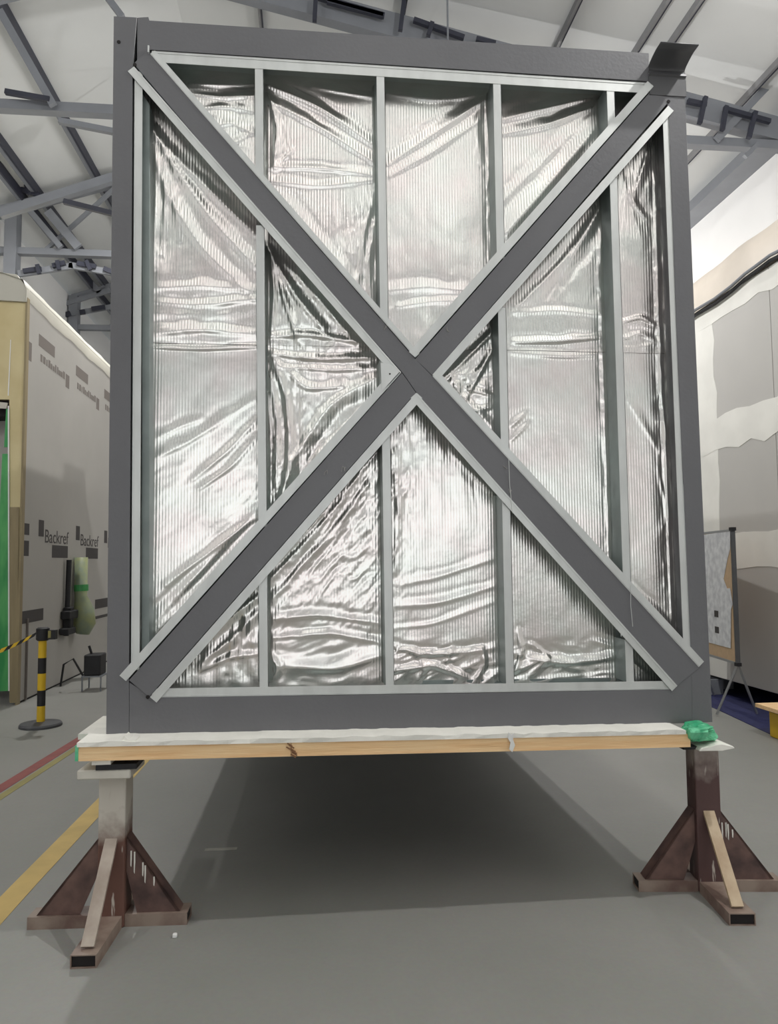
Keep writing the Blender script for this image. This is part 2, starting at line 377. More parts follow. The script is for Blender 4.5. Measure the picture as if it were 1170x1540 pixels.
# ------------------------------------------------------------------ roof frames
def clamp_parts(root, pts, y):
    pass
frames = [(5.40, 'nearest'), (9.46, 'middle'), (13.45, 'far')]
for fi, (fy, nm) in enumerate(frames):
    rt = empty('roof_truss', (0, fy, 0), {'nearest': 'grey steel roof truss closest behind the foil-faced frame', 'middle': 'grey steel roof truss second behind the frame, seen at left',
               'far': 'farthest grey steel roof truss, seen low at left'}[nm], 'truss', 'roof trusses')
    def memb(name, p, q, wd, dp, m='truss', yo=0.0):
        b_ = B(); bar(b_, (p[0], fy+yo, p[1]), (q[0], fy+yo, q[1]), dp, wd); return bobj(name, b_, M[m], rt)
    memb('tie_beam', (XL+0.1, 6.62), (XRW-0.05, 6.62), 0.11, 0.12)
    if fi == 0: memb('rafter', (XL+0.1, 7.36), (XA, 8.56), 0.08, 0.14)
    else: memb('rafter', (XL+0.1, 7.26), (XA, 8.44), 0.16, 0.14)
    memb('rafter', (XA, 8.44), (XRW-0.05, 6.76), 0.30, 0.14)
    for xa, xb in ((-3.6, -2.4), (-1.2, -0.1), (1.4, 2.6), (3.9, 4.9)):
        if fi: memb('web_member', (xa, 6.66), (xb, roof_z(xb)-0.1), 0.06, 0.06)
    b_ = B(); cx_ = (-4.15, -4.13, -4.37)[fi]; box(b_, (cx_-0.095, fy-0.11, 0), (cx_+0.095, fy+0.11, 7.3)); tag(bobj('column', b_, M['truss'], rt), None)
    b_ = B(); box(b_, (6.80, fy-0.11, 0), (7.05, fy+0.11, 6.9)); bobj('column', b_, M['truss'], rt)
    if fi == 0:
        # details read off the photograph, in the plane of this truss
        def seg(name, a, c_, wd, dp, m, yo):
            p, q = at_y(a[0], a[1], fy+yo), at_y(c_[0], c_[1], fy+yo)
            b_ = B(); bar(b_, p, q, dp, wd); return bobj(name, b_, M[m], rt)
        seg('brace_member', (0, 322), (190, 262), 0.10, 0.08, 'truss', -0.1)
        seg('brace_member', (0, 17), (80, 158), 0.085, 0.06, 'truss', -0.14)
        seg('brace_member', (160, -6), (184, 26), 0.07, 0.06, 'truss', -0.14)
        seg('brace_member', (89, 182), (180, 200), 0.06, 0.06, 'truss', -0.14)
        for a, c_ in (((8, 138), (75, 150)), ((478, -4), (578, 24)), ((622, 30), (698, 57)), ((716, 59), (745, 66)), ((1034, 152), (1062, 158)), ((1090, 164), (1158, 183)), ((96, 303), (180, 324)), ((492, 2), (576, 24))):
            seg('conduit', a, c_, 0.055, 0.05, 'conduit', -0.16)
        for a, c_ in (((608, -4), (602, 46)), ((650, 34), (644, 54)), ((1061, 146), (1052, 186)), ((1092, 160), (1086, 196)), ((1136, 168), (1126, 208)), ((475, -4), (473, 32))):
            seg('clamp', a, c_, 0.05, 0.05, 'conduit', -0.20)
        # two thin diagonal stays at the right
        seg('brace_member', (1170, 113), (1078, 210), 0.09, 0.05, 'truss', -0.1)
        seg('brace_member', (1140, 216), (1120, 236), 0.05, 0.05, 'truss', -0.1)
    if fi == 1:
        def seg(name, a, c_, wd, dp, m, yo):
            p, q = at_y(a[0], a[1], fy+yo), at_y(c_[0], c_[1], fy+yo)
            b_ = B(); bar(b_, p, q, dp, wd); return bobj(name, b_, M[m], rt)
        seg('bottom_chord', (28, 412), (110, 400), 0.10, 0.06, 'truss', -0.1)
        seg('bottom_chord', (104, 399), (180, 412), 0.10, 0.06, 'truss', -0.1)
        seg('brace_member', (46, 318), (92, 372), 0.09, 0.06, 'truss', -0.12)
        seg('brace_member', (72, 318), (118, 372), 0.14, 0.06, 'truss', -0.12)
        for a, c_ in (((35, 408), (62, 404)), ((79, 400), (98, 395)), ((116, 396), (144, 401)), ((156, 404), (172, 410)), ((28, 284), (62, 294))):
            seg('conduit', a, c_, 0.075, 0.05, 'conduit', -0.16)
        for a, c_ in (((56, 398), (59, 412)), ((86, 392), (89, 406)), ((130, 392), (136, 406)), ((37, 272), (44, 292))):
            seg('clamp', a, c_, 0.06, 0.05, 'conduit', -0.20)
    if fi == 2:
        def seg(name, a, c_, wd, dp, m, yo):
            p, q = at_y(a[0], a[1], fy+yo), at_y(c_[0], c_[1], fy+yo)
            b_ = B(); bar(b_, p, q, dp, wd); return bobj(name, b_, M[m], rt)
        seg('brace_member', (80, 463), (165, 436), 0.10, 0.06, 'truss', -0.1)
        seg('brace_member', (120, 404), (150, 440), 0.12, 0.06, 'truss', -0.1)
        seg('bottom_chord', (98, 474), (175, 460), 0.10, 0.06, 'truss', -0.1)
        for a, c_ in (((98, 474), (106, 471)), ((120, 470), (128, 469)), ((138, 465), (158, 462))):
            seg('conduit', a, c_, 0.10, 0.05, 'conduit', -0.16)

# ------------------------------------------------------------------ the steel framed module (main subject)
mod = empty('building_module', (1.27, 0.0, 0.70), 'tall grey steel frame with crossed diagonal braces and silver foil behind studs', 'module')
YFR = 0.0
def quad_px(pts, y): return [((lambda p: (p.x, p.z))(at_y(a, b, y))) for a, b in pts]
def plate(name, pts, y0, y1, m, parent=mod, bevel=0.0012):
    b_ = B(); prism(b_, quad_px(pts, YFR), y0, y1); return bobj(name, b_, M[m], parent, bevel=bevel)
plate('corner_post', [(171, 24), (206, 26), (199.3, 110), (193.8, 1012), (194, 1103.5), (159.5, 1104)], 0, 0.16, 'steel')
plate('corner_post', [(976, 110), (1029, 114), (1048, 560), (1071.5, 1086), (1041, 1087.5), (1040, 1000), (1018, 500), (1006, 165), (1002, 150), (978, 134)], 0, 0.16, 'steel')
plate('top_rail', [(206.3, 26), (223, 25), (224, 31), (976, 79.5), (976, 122), (600, 98), (226, 74), (206, 92)], 0.001, 0.16, 'steel')
plate('bottom_rail', [(194.2, 1026), (230, 1049.5), (620, 1044), (1012, 1037.5), (1040.5, 1010), (1041, 1087.5), (600, 1096.5), (194.2, 1103.3)], 0.001, 0.16, 'steel')
# braces: one runs through, the other in two lengths
# lines of the brace edges (photo points on the frame face)
plate('diagonal_brace', [(201, 96), (222, 76), (410, 294), (624, 540), (649, 565), (1052, 1004), (1018, 1031), (626, 590), (605, 560), (400, 330)], -0.002, 0.10, 'steel')
plate('diagonal_brace', [(624, 540.5), (984, 131), (1005, 154), (649.5, 564.5), (636, 551)], -0.0015, 0.10, 'steel')
plate('diagonal_brace', [(604.5, 560.5), (625.5, 590.5), (224, 1048.5), (194, 1023)], -0.0015, 0.10, 'steel')

STRIPS = []
def strip(name, a, c_, side, wd, m='galv', y0=-0.006, y1=0.012, web=True, depth=0.118):
    """folded galvanised channel: face strip beside the line a-c_, web behind its outer edge. side=+1: lies to the left of a->c_ (seen from the front)"""
    STRIPS.append(1); y0 += 0.0007*(len(STRIPS) % 3); depth += 0.0011*(len(STRIPS) % 3)
    p = at_y(a[0], a[1], 0); q = at_y(c_[0], c_[1], 0)
    d = Vector((q.x-p.x, q.z-p.z)).normalized(); n = Vector((-d.y, d.x))*side
    P, Q = Vector((p.x, p.z)), Vector((q.x, q.z))
    b_ = B()
    prism(b_, [P, Q, Q+n*wd, P+n*wd], y0, y0+0.0025)
    nf = len(b_.faces)
    prism(b_, [P, Q, Q+n*0.0025, P+n*0.0025], y0+0.003, depth)
    prism(b_, [P, Q, Q+n*wd, P+n*wd], depth-0.0025, depth)
    b_.faces.ensure_lookup_table()
    for f_ in b_.faces[nf:]: f_.material_index = 1  # web and back take the zinc with shade in its colour
    # small raised bead along the face, as on rolled channel
    prism(b_, [P+n*wd*0.12, Q+n*wd*0.12, Q+n*wd*0.22, P+n*wd*0.22], y0-0.0015, y0+0.001)
    o_ = bobj(name, b_, M[m], mod); o_.data.materials.append(M['galv_shaded']); return o_
W = 0.034
# left triangle
strip('channel_track', (202, 106), (196.5, 1008), 1, 0.033, y0=0.004)
strip('channel_track', (202, 101), (603, 560), -1, W)
strip('channel_track', (603, 561), (190, 1024), -1, W)
# top triangle
strip('channel_track', (228, 75), (976, 123.5), -1, 0.050, y0=0.004)
strip('channel_track', (226, 82), (624, 538), 1, 0.026)
strip('channel_track', (624, 538), (982, 131), 1, 0.036)
# right triangle
strip('channel_track', (650, 564), (1004, 160), -1, W)
strip('channel_track', (650, 566), (1050, 1003), 1, W)
strip('channel_track', (1008.5, 170), (1041, 990), -1, 0.036, y0=0.004)
# bottom triangle
strip('channel_track', (626, 591), (226, 1048), 1, W)
strip('channel_track', (626, 591), (1018, 1031), -1, W)
strip('channel_track', (228, 1049.5), (1014, 1037), 1, 0.036, y0=0.004)

# C studs (web on the left, open to the right), cut at the braces
def stud(ctr_top, ctr_bot, ya, yb, wd=0.036):
    """ctr_top/ctr_bot: photo points of the stud's centre line; ya,yb: photo rows where this length begins and ends"""
    def pt(yy):
        t = (yy-ctr_top[1])/(ctr_bot[1]-ctr_top[1]); return at_y(ctr_top[0]+t*(ctr_bot[0]-ctr_top[0]), yy, 0.0)
    a, b2 = pt(ya), pt(yb); h = wd/2
    L_, R_ = [Vector((p.x-h, p.z)) for p in (b2, a)], [Vector((p.x+h, p.z)) for p in (b2, a)]
    y0, y1 = 0.006, 0.118; t = 0.002; e = Vector((t, 0)); lip = Vector((0.0, 0))
    b_ = B()
    prism(b_, [L_[0], R_[0], R_[1], L_[1]], y0, y0+t)            # front flange
    nf = len(b_.faces)
    prism(b_, [L_[0], L_[0]+e, L_[1]+e, L_[1]], y0+t, y1)        # web
    prism(b_, [L_[0], R_[0], R_[1], L_[1]], y1-t, y1)            # back flange
    b_.faces.ensure_lookup_table()
    for f_ in b_.faces[nf:]: f_.material_index = 1  # web and back flange get the shade-darkened zinc
    prism(b_, [R_[0]-e, R_[0], R_[1], R_[1]-e], y0, y0+0.010)    # return lip
    o_ = bobj('wall_stud', b_, M['galv'], mod); o_.data.materials.append(M['galv_shaded']); return o_
s1 = ((389.5, 95), (397, 1035)); s2 = ((572.5, 110), (587, 1035)); s3 = ((748, 120), (768, 1030)); s4 = ((919, 130), (949, 1025))
for s_, cuts in ((s1, ((92, 278), (338, 792), (866, 1034))), (s2, ((104, 486), (536, 584), (648, 1033))), (s3, ((116, 388), (462, 690), (742, 1030))), (s4, ((128, 196), (266, 888), (962, 1026)))):
    for a, c_ in cuts: stud(s_[0], s_[1], a, c_)

plate('edge_stud', [(211, 132), (222.5, 150), (221.5, 985), (210, 1000)], 0.035, 0.118, 'galv_shaded')
plate('joint_plate', [(572, 546), (588, 548), (602, 561), (588, 576), (574, 590)], -0.0075, -0.0062, 'galv')
b_ = B(); p = at_y(586, 563, 0); tube(b_, [(p.x, -0.0085, p.z), (p.x, -0.0070, p.z)], 0.004, 10); bobj('screw', b_, M['dark'], mod)
# --- foil
rng = np.random.RandomState(7)
def vnoise(u, v, seed):
    r = np.random.RandomState(seed); T = r.rand(64, 64)*2-1
    iu = np.floor(u).astype(int); iv = np.floor(v).astype(int); fu = u-iu; fv = v-iv
    fu = fu*fu*(3-2*fu); fv = fv*fv*(3-2*fv)
    g = lambda a, b: T[a % 64, b % 64]
    return (g(iu, iv)*(1-fu)+g(iu+1, iv)*fu)*(1-fv) + (g(iu, iv+1)*(1-fu)+g(iu+1, iv+1)*fu)*fv
def fbm(u, v, seed, octv=4):
    s = 0; a = 1; t = 0
    for k in range(octv):
        s = s+a*vnoise(u*2**k, v*2**k, seed+k); t += a; a *= 0.5
    return s/t
def ridge(u, v, seed, octv=3):
    s = 0; a = 1; t = 0
    for k in range(octv):
        s = s+a*(1-np.abs(vnoise(u*2**k, v*2**k, seed+k))*2.2); t += a; a *= 0.5
    return s/t
def PP(a, b): p = at_y(a, b, 0.10); return np.array([p.x, p.z])
FOLDS = [  # px polyline, width px, amplitude mm (towards the viewer)
    ([(224, 185), (262, 250), (310, 320), (384, 400)], 9, 14), ([(224, 200), (250, 290), (300, 370), (384, 450)], 10, 12), ([(224, 190), (290, 262), (384, 352)], 8, 10),
    ([(230, 190), (234, 280), (228, 400)], 6, 14), ([(242, 220), (248, 300), (240, 380)], 5, 10), ([(258, 235), (262, 300), (268, 360)], 5, 7),
    ([(228, 432), (300, 428), (384, 436)], 8, 7), ([(228, 452), (300, 458), (384, 450)], 7, 8), ([(228, 500), (300, 494), (384, 502)], 9, 12), ([(226, 520), (300, 524), (386, 520)], 4, 16),
    ([(230, 690), (290, 660), (384, 598)], 9, 7), ([(290, 720), (340, 680), (386, 630)], 7, 10), ([(300, 735), (350, 700), (386, 655)], 6, 9), ([(230, 660), (270, 640), (300, 630)], 7, 5),
    ([(232, 935), (300, 860), (384, 770)], 9, 14), ([(232, 950), (310, 880), (384, 800)], 8, 10), ([(250, 880), (320, 825), (386, 778)], 6, 9), ([(232, 900), (290, 850), (350, 800)], 12, 8),
    ([(404, 370), (412, 430), (408, 500)], 5, 18), ([(408, 378), (440, 440), (492, 502)], 8, 20), ([(408, 380), (428, 450), (448, 512)], 6, 16), ([(430, 395), (480, 450), (540, 520)], 8, 14),
    ([(405, 505), (460, 502), (550, 516)], 6, 16), ([(405, 530), (480, 540), (570, 536)], 6, 15), ([(420, 550), (500, 556), (576, 552)], 5, 9),
    ([(408, 535), (432, 600), (436, 680), (422, 760)], 9, 22), ([(406, 560), (418, 640), (414, 730)], 6, 16), ([(590, 556), (500, 602), (440, 690), (424, 756)], 13, 24), ([(598, 575), (520, 640), (450, 720)], 8, 16), ([(412, 538), (460, 585), (520, 580)], 8, 12),
    ([(285, 124), (330, 126), (382, 124)], 5, 8), ([(292, 140), (340, 146), (382, 142)], 5, 8), ([(300, 162), (340, 158), (382, 166)], 6, 7), ([(320, 190), (350, 182), (382, 200)], 6, 7), ([(340, 220), (382, 196)], 6, 5),
    ([(402, 126), (480, 160), (560, 216)], 9, 18), ([(404, 150), (480, 190), (564, 244)], 9, 16), ([(470, 128), (530, 140), (566, 146)], 6, 9), ([(404, 140), (418, 190), (412, 250)], 7, 16), ([(402, 250), (480, 252), (564, 262)], 7, 12), ([(402, 270), (480, 280), (560, 270)], 7, 9), ([(420, 245), (434, 232), (440, 222)], 5, 8),
    ([(560, 290), (545, 360), (538, 420)], 7, 10), ([(564, 330), (552, 400), (560, 460)], 6, 12), ([(430, 300), (480, 360), (540, 430)], 9, 9),
    ([(584, 246), (660, 196), (738, 142)], 9, 14), ([(586, 264), (650, 228), (726, 176)], 9, 9), ([(584, 140), (660, 150), (736, 138)], 8, 7), ([(736, 140), (738, 250), (744, 390)], 7, 16), ([(724, 150), (716, 190), (722, 240)], 6, 8), ([(586, 436), (640, 430), (700, 436)], 9, 6), ([(600, 460), (650, 452), (690, 452)], 6, 7),
    ([(758, 178), (830, 160), (902, 142)], 9, 13), ([(758, 200), (830, 186), (900, 156)], 9, 14), ([(762, 350), (830, 270), (905, 180)], 14, 20), ([(758, 300), (820, 240), (890, 170)], 10, 8), ([(770, 370), (840, 300), (908, 226)], 8, 10),
    ([(908, 300), (860, 380), (780, 462)], 12, 14), ([(906, 310), (870, 370), (845, 420)], 8, 10), ([(912, 300), (905, 360), (900, 430)], 7, 10), ([(775, 470), (840, 466), (905, 474)], 6, 7), ([(775, 514), (850, 512), (908, 506)], 6, 16), ([(772, 530), (850, 536), (912, 532)], 7, 7),
    ([(912, 340), (916, 560), (926, 880)], 5, 13), ([(903, 420), (910, 620), (918, 840)], 4, 7), ([(770, 640), (792, 620)], 5, 8), ([(770, 662), (796, 636)], 5, 8),
    ([(985, 220), (992, 500), (1004, 700), (1012, 930)], 6, 16), ([(996, 230), (1002, 500), (1018, 900)], 4, 12), ([(975, 225), (965, 260), (955, 290)], 6, 9), ([(940, 250), (950, 300), (975, 330)], 7, 9), ([(936, 484), (965, 476), (986, 488)], 5, 12), ([(936, 510), (965, 500), (988, 512)], 5, 8), ([(940, 876), (975, 908), (1008, 940)], 6, 10), ([(946, 600), (970, 640), (1000, 690)], 7, 5), ([(944, 892), (970, 920), (1000, 950)], 4, 7),
    ([(656, 580), (700, 540), (748, 492)], 6, 16), ([(700, 602), (722, 560), (742, 525)], 6, 18), ([(676, 560), (690, 590), (740, 640)], 6, 12), ([(690, 580), (748, 596)], 5, 12), ([(700, 620), (748, 610)], 5, 8), ([(740, 500), (744, 600), (752, 680)], 4, 9),
    ([(574, 668), (500, 770), (408, 872)], 8, 12), ([(576, 700), (500, 800), (410, 900)], 7, 9), ([(560, 680), (470, 790), (408, 850)], 5, 9), ([(408, 932), (480, 925), (578, 938)], 7, 12), ([(408, 960), (500, 952), (578, 968)], 7, 12), ([(420, 1000), (500, 1008), (578, 985)], 13, 18), ([(406, 985), (418, 1005), (410, 1025)], 5, 12),
    ([(390, 895), (345, 930), (310, 965)], 6, 12), ([(388, 920), (350, 960), (300, 1000)], 7, 13), ([(372, 905), (366, 950), (360, 1000)], 5, 10), ([(350, 930), (348, 980), (340, 1010)], 5, 10), ([(300, 1010), (340, 990), (386, 984)], 6, 10),
    ([(590, 680), (600, 760), (594, 860)], 7, 7), ([(600, 880), (660, 868), (750, 838)], 7, 5), ([(596, 912), (660, 908), (750, 880)], 7, 7), ([(594, 945), (650, 940), (745, 905)], 5, 4),
    ([(594, 975), (640, 985), (720, 980)], 6, 14), ([(594, 1010), (650, 1000), (700, 1020)], 6, 14), ([(725, 975), (730, 1000), (715, 1025)], 5, 16), ([(620, 980), (640, 1000), (630, 1025)], 6, 12), ([(680, 975), (670, 1000), (700, 1020)], 5, 12),
    ([(776, 985), (850, 1000), (930, 990)], 7, 14), ([(780, 950), (786, 980), (776, 1010)], 5, 14), ([(800, 970), (830, 990), (800, 1012)], 5, 12), ([(895, 965), (930, 975)], 5, 8), ([(940, 985), (975, 1015)], 4, 5),
    ([(680, 680), (720, 720), (748, 745)], 9, 7),
]
CRINK = [  # px centre, px radii, direction deg, wavelength px, amplitude mm
    ((490, 800), (110, 150), 55, 6, 4.5), ((490, 700), (100, 90), 60, 5, 3.6), ((480, 990), (110, 60), 5, 20, 7), ((330, 960), (70, 80), 100, 12, 8),
    ((670, 1000), (90, 34), 20, 13, 11), ((850, 995), (90, 32), 10, 15, 10), ((500, 480), (100, 90), 70, 16, 7), ((480, 620), (90, 110), 100, 24, 9), ((700, 570), (60, 100), 50, 15, 8),
    ((430, 600), (40, 150), 92, 14, 5), ((540, 380), (40, 120), 80, 14, 6), ((240, 300), (30, 110), 90, 14, 6), ((330, 170), (60, 60), 0, 15, 5), ((660, 700), (80, 90), 80, 12, 3), ((600, 720), (30, 110), 92, 10, 6),
    ((960, 300), (50, 90), 80, 22, 7), ((915, 620), (14, 300), 90, 7, 5), ((1000, 560), (16, 400), 90, 9, 6), ((840, 400), (80, 100), 55, 26, 5), ((740, 260), (12, 160), 90, 8, 5),
    ((300, 480), (100, 50), 0, 16, 4.5), ((310, 720), (90, 90), 38, 18, 3), ((960, 505), (40, 30), 10, 13, 5),
]
xs_at = lambda s_, z: None
def stud_x(s_):   # line x(z) in the plane y=0.1 behind the stud
    a = at_y(s_[0][0], s_[0][1], 0.0); b2 = at_y(s_[1][0], s_[1][1], 0.0)
    return lambda z: a.x+(z-a.z)*(b2.x-a.x)/(b2.z-a.z)
LX = [lambda z: 0.075+0*z] + [stud_x(s_) for s_ in (s1, s2, s3, s4)] + [lambda z: 2.475+0*z]
def height(X, Z):
    H = np.zeros_like(X)
    H += 0.007*fbm(X*2.2+3, Z*1.6+1, 11, 3) + 0.0032*fbm(X*6+9, Z*4.5, 21, 3)
    K = 3.2/1113.6
    for pts, wpx, amp in FOLDS:
        P = [PP(*p) for p in pts]; sg = wpx*K*0.76
        x0 = min(p[0] for p in P)-5*sg; x1 = max(p[0] for p in P)+5*sg; z0 = min(p[1] for p in P)-5*sg; z1 = max(p[1] for p in P)+5*sg
        msk = (X > x0) & (X < x1) & (Z > z0) & (Z < z1)
        if not msk.any(): continue
        x, z = X[msk], Z[msk]
        # smooth the polyline
        t_ = np.linspace(0, len(P)-1, 9*(len(P)-1)+1); px_ = np.interp(t_, range(len(P)), [p[0] for p in P]); pz_ = np.interp(t_, range(len(P)), [p[1] for p in P])
        if len(P) > 2:
            k_ = np.array([1, 2, 3, 4, 3, 2, 1.])/16
            e0, e1 = (px_[0], pz_[0]), (px_[-1], pz_[-1])
            px_[3:-3] = np.convolve(px_, k_, 'valid'); pz_[3:-3] = np.convolve(pz_, k_, 'valid')
        best = np.full(x.shape, 1e9); sd = np.zeros(x.shape); par = np.zeros(x.shape); nseg = len(px_)-1
        for i in range(nseg):
            dx, dz = px_[i+1]-px_[i], pz_[i+1]-pz_[i]; l2 = dx*dx+dz*dz+1e-12
            t = np.clip(((x-px_[i])*dx+(z-pz_[i])*dz)/l2, 0, 1)
            qx, qz = x-px_[i]-t*dx, z-pz_[i]-t*dz; d = np.hypot(qx, qz)
            up = d < best; best = np.where(up, d, best); sd = np.where(up, np.sign(dx*qz-dz*qx)*d, sd); par = np.where(up, (i+t)/nseg, par)
        wob = 1+0.25*vnoise(x*14, z*14, 77)
        u = sd/(sg*wob); env = 0.35+0.65*np.sin(np.pi*np.clip(par*0.9+0.05, 0, 1))
        prof = np.where(u > 0, np.exp(-np.abs(u)**1.35*0.9), np.exp(-u*u*2.2))-0.38*np.exp(-((u-2.1)/0.9)**2)
        H[msk] += 0.00053*amp*env*prof
    for (cx, cy), (rx, ry), deg, wl, amp in CRINK:
        c0 = PP(cx, cy); rx_, ry_ = rx*K, ry*K
        msk = (np.abs(X-c0[0]) < 2.2*rx_) & (np.abs(Z-c0[1]) < 2.2*ry_)
        x, z = X[msk], Z[msk]
        g = np.exp(-((x-c0[0])/rx_)**4-((z-c0[1])/ry_)**4)
        a = math.radians(deg); u = x*math.cos(a)+z*math.sin(a); v = -x*math.sin(a)+z*math.cos(a)
        f = wl*K*1.7
        wu = 0.5*vnoise(u*5, v*5, 31); 
        H[msk] += 0.00075*amp*g*(ridge(u/f/3.4+wu+50, v/f+wu+50, 5+int(cx), 3)-0.4)
    return H
ZT, ZBt = 3.70, 0.74
z_seam = at_y(600, 520, 0.1).z
step = 0.0062
for i in range(5):
    for (za, zb, dy) in ((ZBt-0.01, z_seam+0.012, 0.0), (z_seam-0.006, ZT, -0.003)):
        nz = int((zb-za)/step)+1; nx = int(0.56/step)+1 if i in (1, 2, 3) else int(0.40/step)+1
        zz = np.linspace(za, zb, nz); tt = np.linspace(0, 1, nx)
        Zg, T = np.meshgrid(zz, tt, indexing='ij')
        X0, X1 = LX[i](Zg), LX[i+1](Zg); Xg = X0+(X1-X0)*T
        Hh = height(Xg, Zg)
        edge = np.minimum(np.minimum(Xg-X0, X1-Xg)/0.03, 1.0)
        Yg = 0.112+dy-np.clip(Hh, -0.02, 0.085)*(0.35+0.65*np.clip(edge, 0, 1))
        # keep it behind the stud and track backs right at the edges
        near = np.clip(1-np.minimum(Xg-X0, X1-Xg)/0.022, 0, 1)
        Yg = np.maximum(Yg, 0.03); Yg = Yg*(1-near)+np.maximum(Yg, 0.1215)*near
        ox, oy, oz = mod.location
        co = np.stack([Xg-ox, Yg-oy, Zg-oz], -1).reshape(-1, 3)
        idx = np.arange(nz*nx).reshape(nz, nx)
        q = np.stack([idx[:-1, :-1], idx[:-1, 1:], idx[1:, 1:], idx[1:, :-1]], -1).reshape(-1, 4)
        me = bpy.data.meshes.new('foil_sheet')
        me.vertices.add(len(co)); me.vertices.foreach_set('co', co.astype(np.float32).ravel())
        me.loops.add(q.size); me.loops.foreach_set('vertex_index', q.astype(np.int32).ravel())
        me.polygons.add(len(q)); me.polygons.foreach_set('loop_start', np.arange(0, q.size, 4, dtype=np.int32))
        me.polygons.foreach_set('use_smooth', np.ones(len(q), dtype=bool))
        me.update(calc_edges=True)
        o = link('foil_sheet', me, M['foil'], mod)
# board behind the foil and the module's body
b_ = B(); box(b_, (0.02, 0.145, 0.72), (2.50, 0.158, 3.70)); bobj('backing_board', b_, M['cork'], mod)
b_ = B(); box(b_, (0.01, 0.16, 0.72), (0.05, 6.0, 3.70)); bobj('side_panel', b_, M['wrap_top'], mod)
b_ = B(); box(b_, (2.48, 0.16, 0.72), (2.52, 6.0, 3.70)); bobj('side_panel', b_, M['wrap_top'], mod)
b_ = B(); box(b_, (0.01, 0.16, 3.66), (2.52, 6.0, 3.70)); bobj('roof_deck', b_, M['steel'], mod)
b_ = B(); box(b_, (0.01, 0.16, 0.69), (2.52, 6.0, 0.76)); bobj('floor_deck', b_, M['steel_dark'], mod)
b_ = B(); box(b_, (0.01, 5.96, 0.76), (2.52, 6.0, 3.66)); bobj('rear_panel', b_, M['wrap_top'], mod)
b_ = B(); prism(b_, [(0.02, 3.70), (0.30, 3.70), (0.16, 3.90)], 5.55, 5.95); bobj('shadow_peak_wedge', b_, M['steel'], mod)  # unseen wedge added to cast the peaked shadow on the left membrane
# bent plate at the top right corner
p0, p1 = at_y(977, 142, -0.004), at_y(1030, 130, -0.004)
x0, x1 = p0.x, p1.x; zb = p0.z; zt = at_y(1000, 71, -0.10).z; x1 += 0.006
prof = [(-0.004, zb), (-0.004, zb+0.088), (-0.010, zb+0.094), (-0.008, zb+0.104)]
zc = zb+0.104; hh = zt-zc
for k in range(1, 15):
    t = k/14; a = t*math.pi*0.5
    prof.append((-0.008+0.014*math.sin(math.pi*t)-0.070*max(0.0, (t-0.35)/0.65)**1.8, zc+hh*t))
prof.append((-0.125, zt+0.001))
b_ = B(); ring = []
th = 0.004
for x in (x0, x1):
    ring.append([b_.verts.new((x, y, z)) for y, z in prof]); 
n = len(prof)
for i in range(n-1): b_.faces.new([ring[0][i], ring[0][i+1], ring[1][i+1], ring[1][i]])
o = bobj('bent_corner_plate', b_, M['plate_dark'], mod)
md = o.modifiers.new('thick', 'SOLIDIFY'); md.thickness = 0.005; md.offset = 1
for p in list(o.data.polygons)[4:]: p.use_smooth = True
o['label'] = 'dark bent plate curling forward'
# slot in the left post, small pin at the top-left corner
b_ = B(); p = at_y(178.5, 63, -0.001); tube(b_, [(p.x, -0.0012, p.z), (p.x, 0.004, p.z)], 0.008, 12); o = bobj('bolt_hole', b_, M['dark'], mod)
b_ = B(); p = at_y(224, 76, 0); box(b_, (p.x-0.003, -0.012, p.z-0.015), (p.x+0.003, -0.002, p.z+0.015)); bobj('weld_tab', b_, M['galv'], mod)
for px_, py_ in ((222.5, 1048), (203, 98), (1005, 153)):
    b_ = B(); p = at_y(px_, py_, 0); tube(b_, [(p.x, -0.0035, p.z), (p.x, 0.004, p.z)], 0.008, 10); bobj('drain_hole', b_, M['dark'], mod)
# wires hanging on the lower right brace and chalk scribbles
for a, c_ in (((764, 690), (770, 772)), ((947, 880), (950, 942))):
    b_ = B(); p, q_ = at_y(a[0], a[1], 0), at_y(c_[0], c_[1], 0)
    tube(b_, [(p.x, -0.010, p.z), ((p.x+q_.x)/2-0.003, -0.007, (p.z+q_.z)/2), (q_.x, -0.010, q_.z)], 0.0013, 6); bobj('tie_wire', b_, M['galv'], mod)
rs = random.Random(4)
for cx, cy in ((490, 710), (517, 706), (578, 492), (672, 495), (760, 702), (767, 738)):
    b_ = B(); p = at_y(cx, cy, 0); pts = []
    for k in range(6): pts.append((p.x+(k/5-0.5)*0.012+rs.uniform(-0.006, 0.006), -0.0030, p.z+rs.uniform(-0.014, 0.014)))
    for k in range(5):
        bar(b_, pts[k], pts[k+1], 0.0012, 0.0022, up=Vector((0, 1, 0)))
    bobj('chalk_mark', b_, M['whitemark'], mod)

# ------------------------------------------------------------------ timber beam under the module
def tz(x): return 0.722-0.0115*x          # top of the foam on the timber
bl, br = at_y(118, 1130, -0.13).x, at_y(1038, 1108, -0.13).x
beam = empty('timber_beam', ((bl+br)/2, 0.0, 0.64), 'long pale timber beam with white foam top carrying the steel frame', 'beam')
def slab(name, xa, xb, y0, y1, dt, db, m, parent, n=1, jit=0.0, bevel=0.0):
    b_ = B(); r_ = random.Random(int(xa*1000)); prev = None
    for k in range(n+1):
        x = xa+(xb-xa)*k/n; j = r_.uniform(-jit, jit); j2 = r_.uniform(-jit, jit)*1.5
        vs = [b_.verts.new(v) for v in ((x, y0+j2, tz(x)-dt+j), (x, y1, tz(x)-dt), (x, y1, tz(x)-db), (x, y0+j2*0.3, tz(x)-db))]
        if prev:
            for i in range(4): b_.faces.new([prev[i], prev[(i+1) % 4], vs[(i+1) % 4], vs[i]])
        else: b_.faces.new(vs)
        prev = vs
    b_.faces.new(prev[::-1])
    return bobj(name, b_, M[m], parent, bevel=bevel)
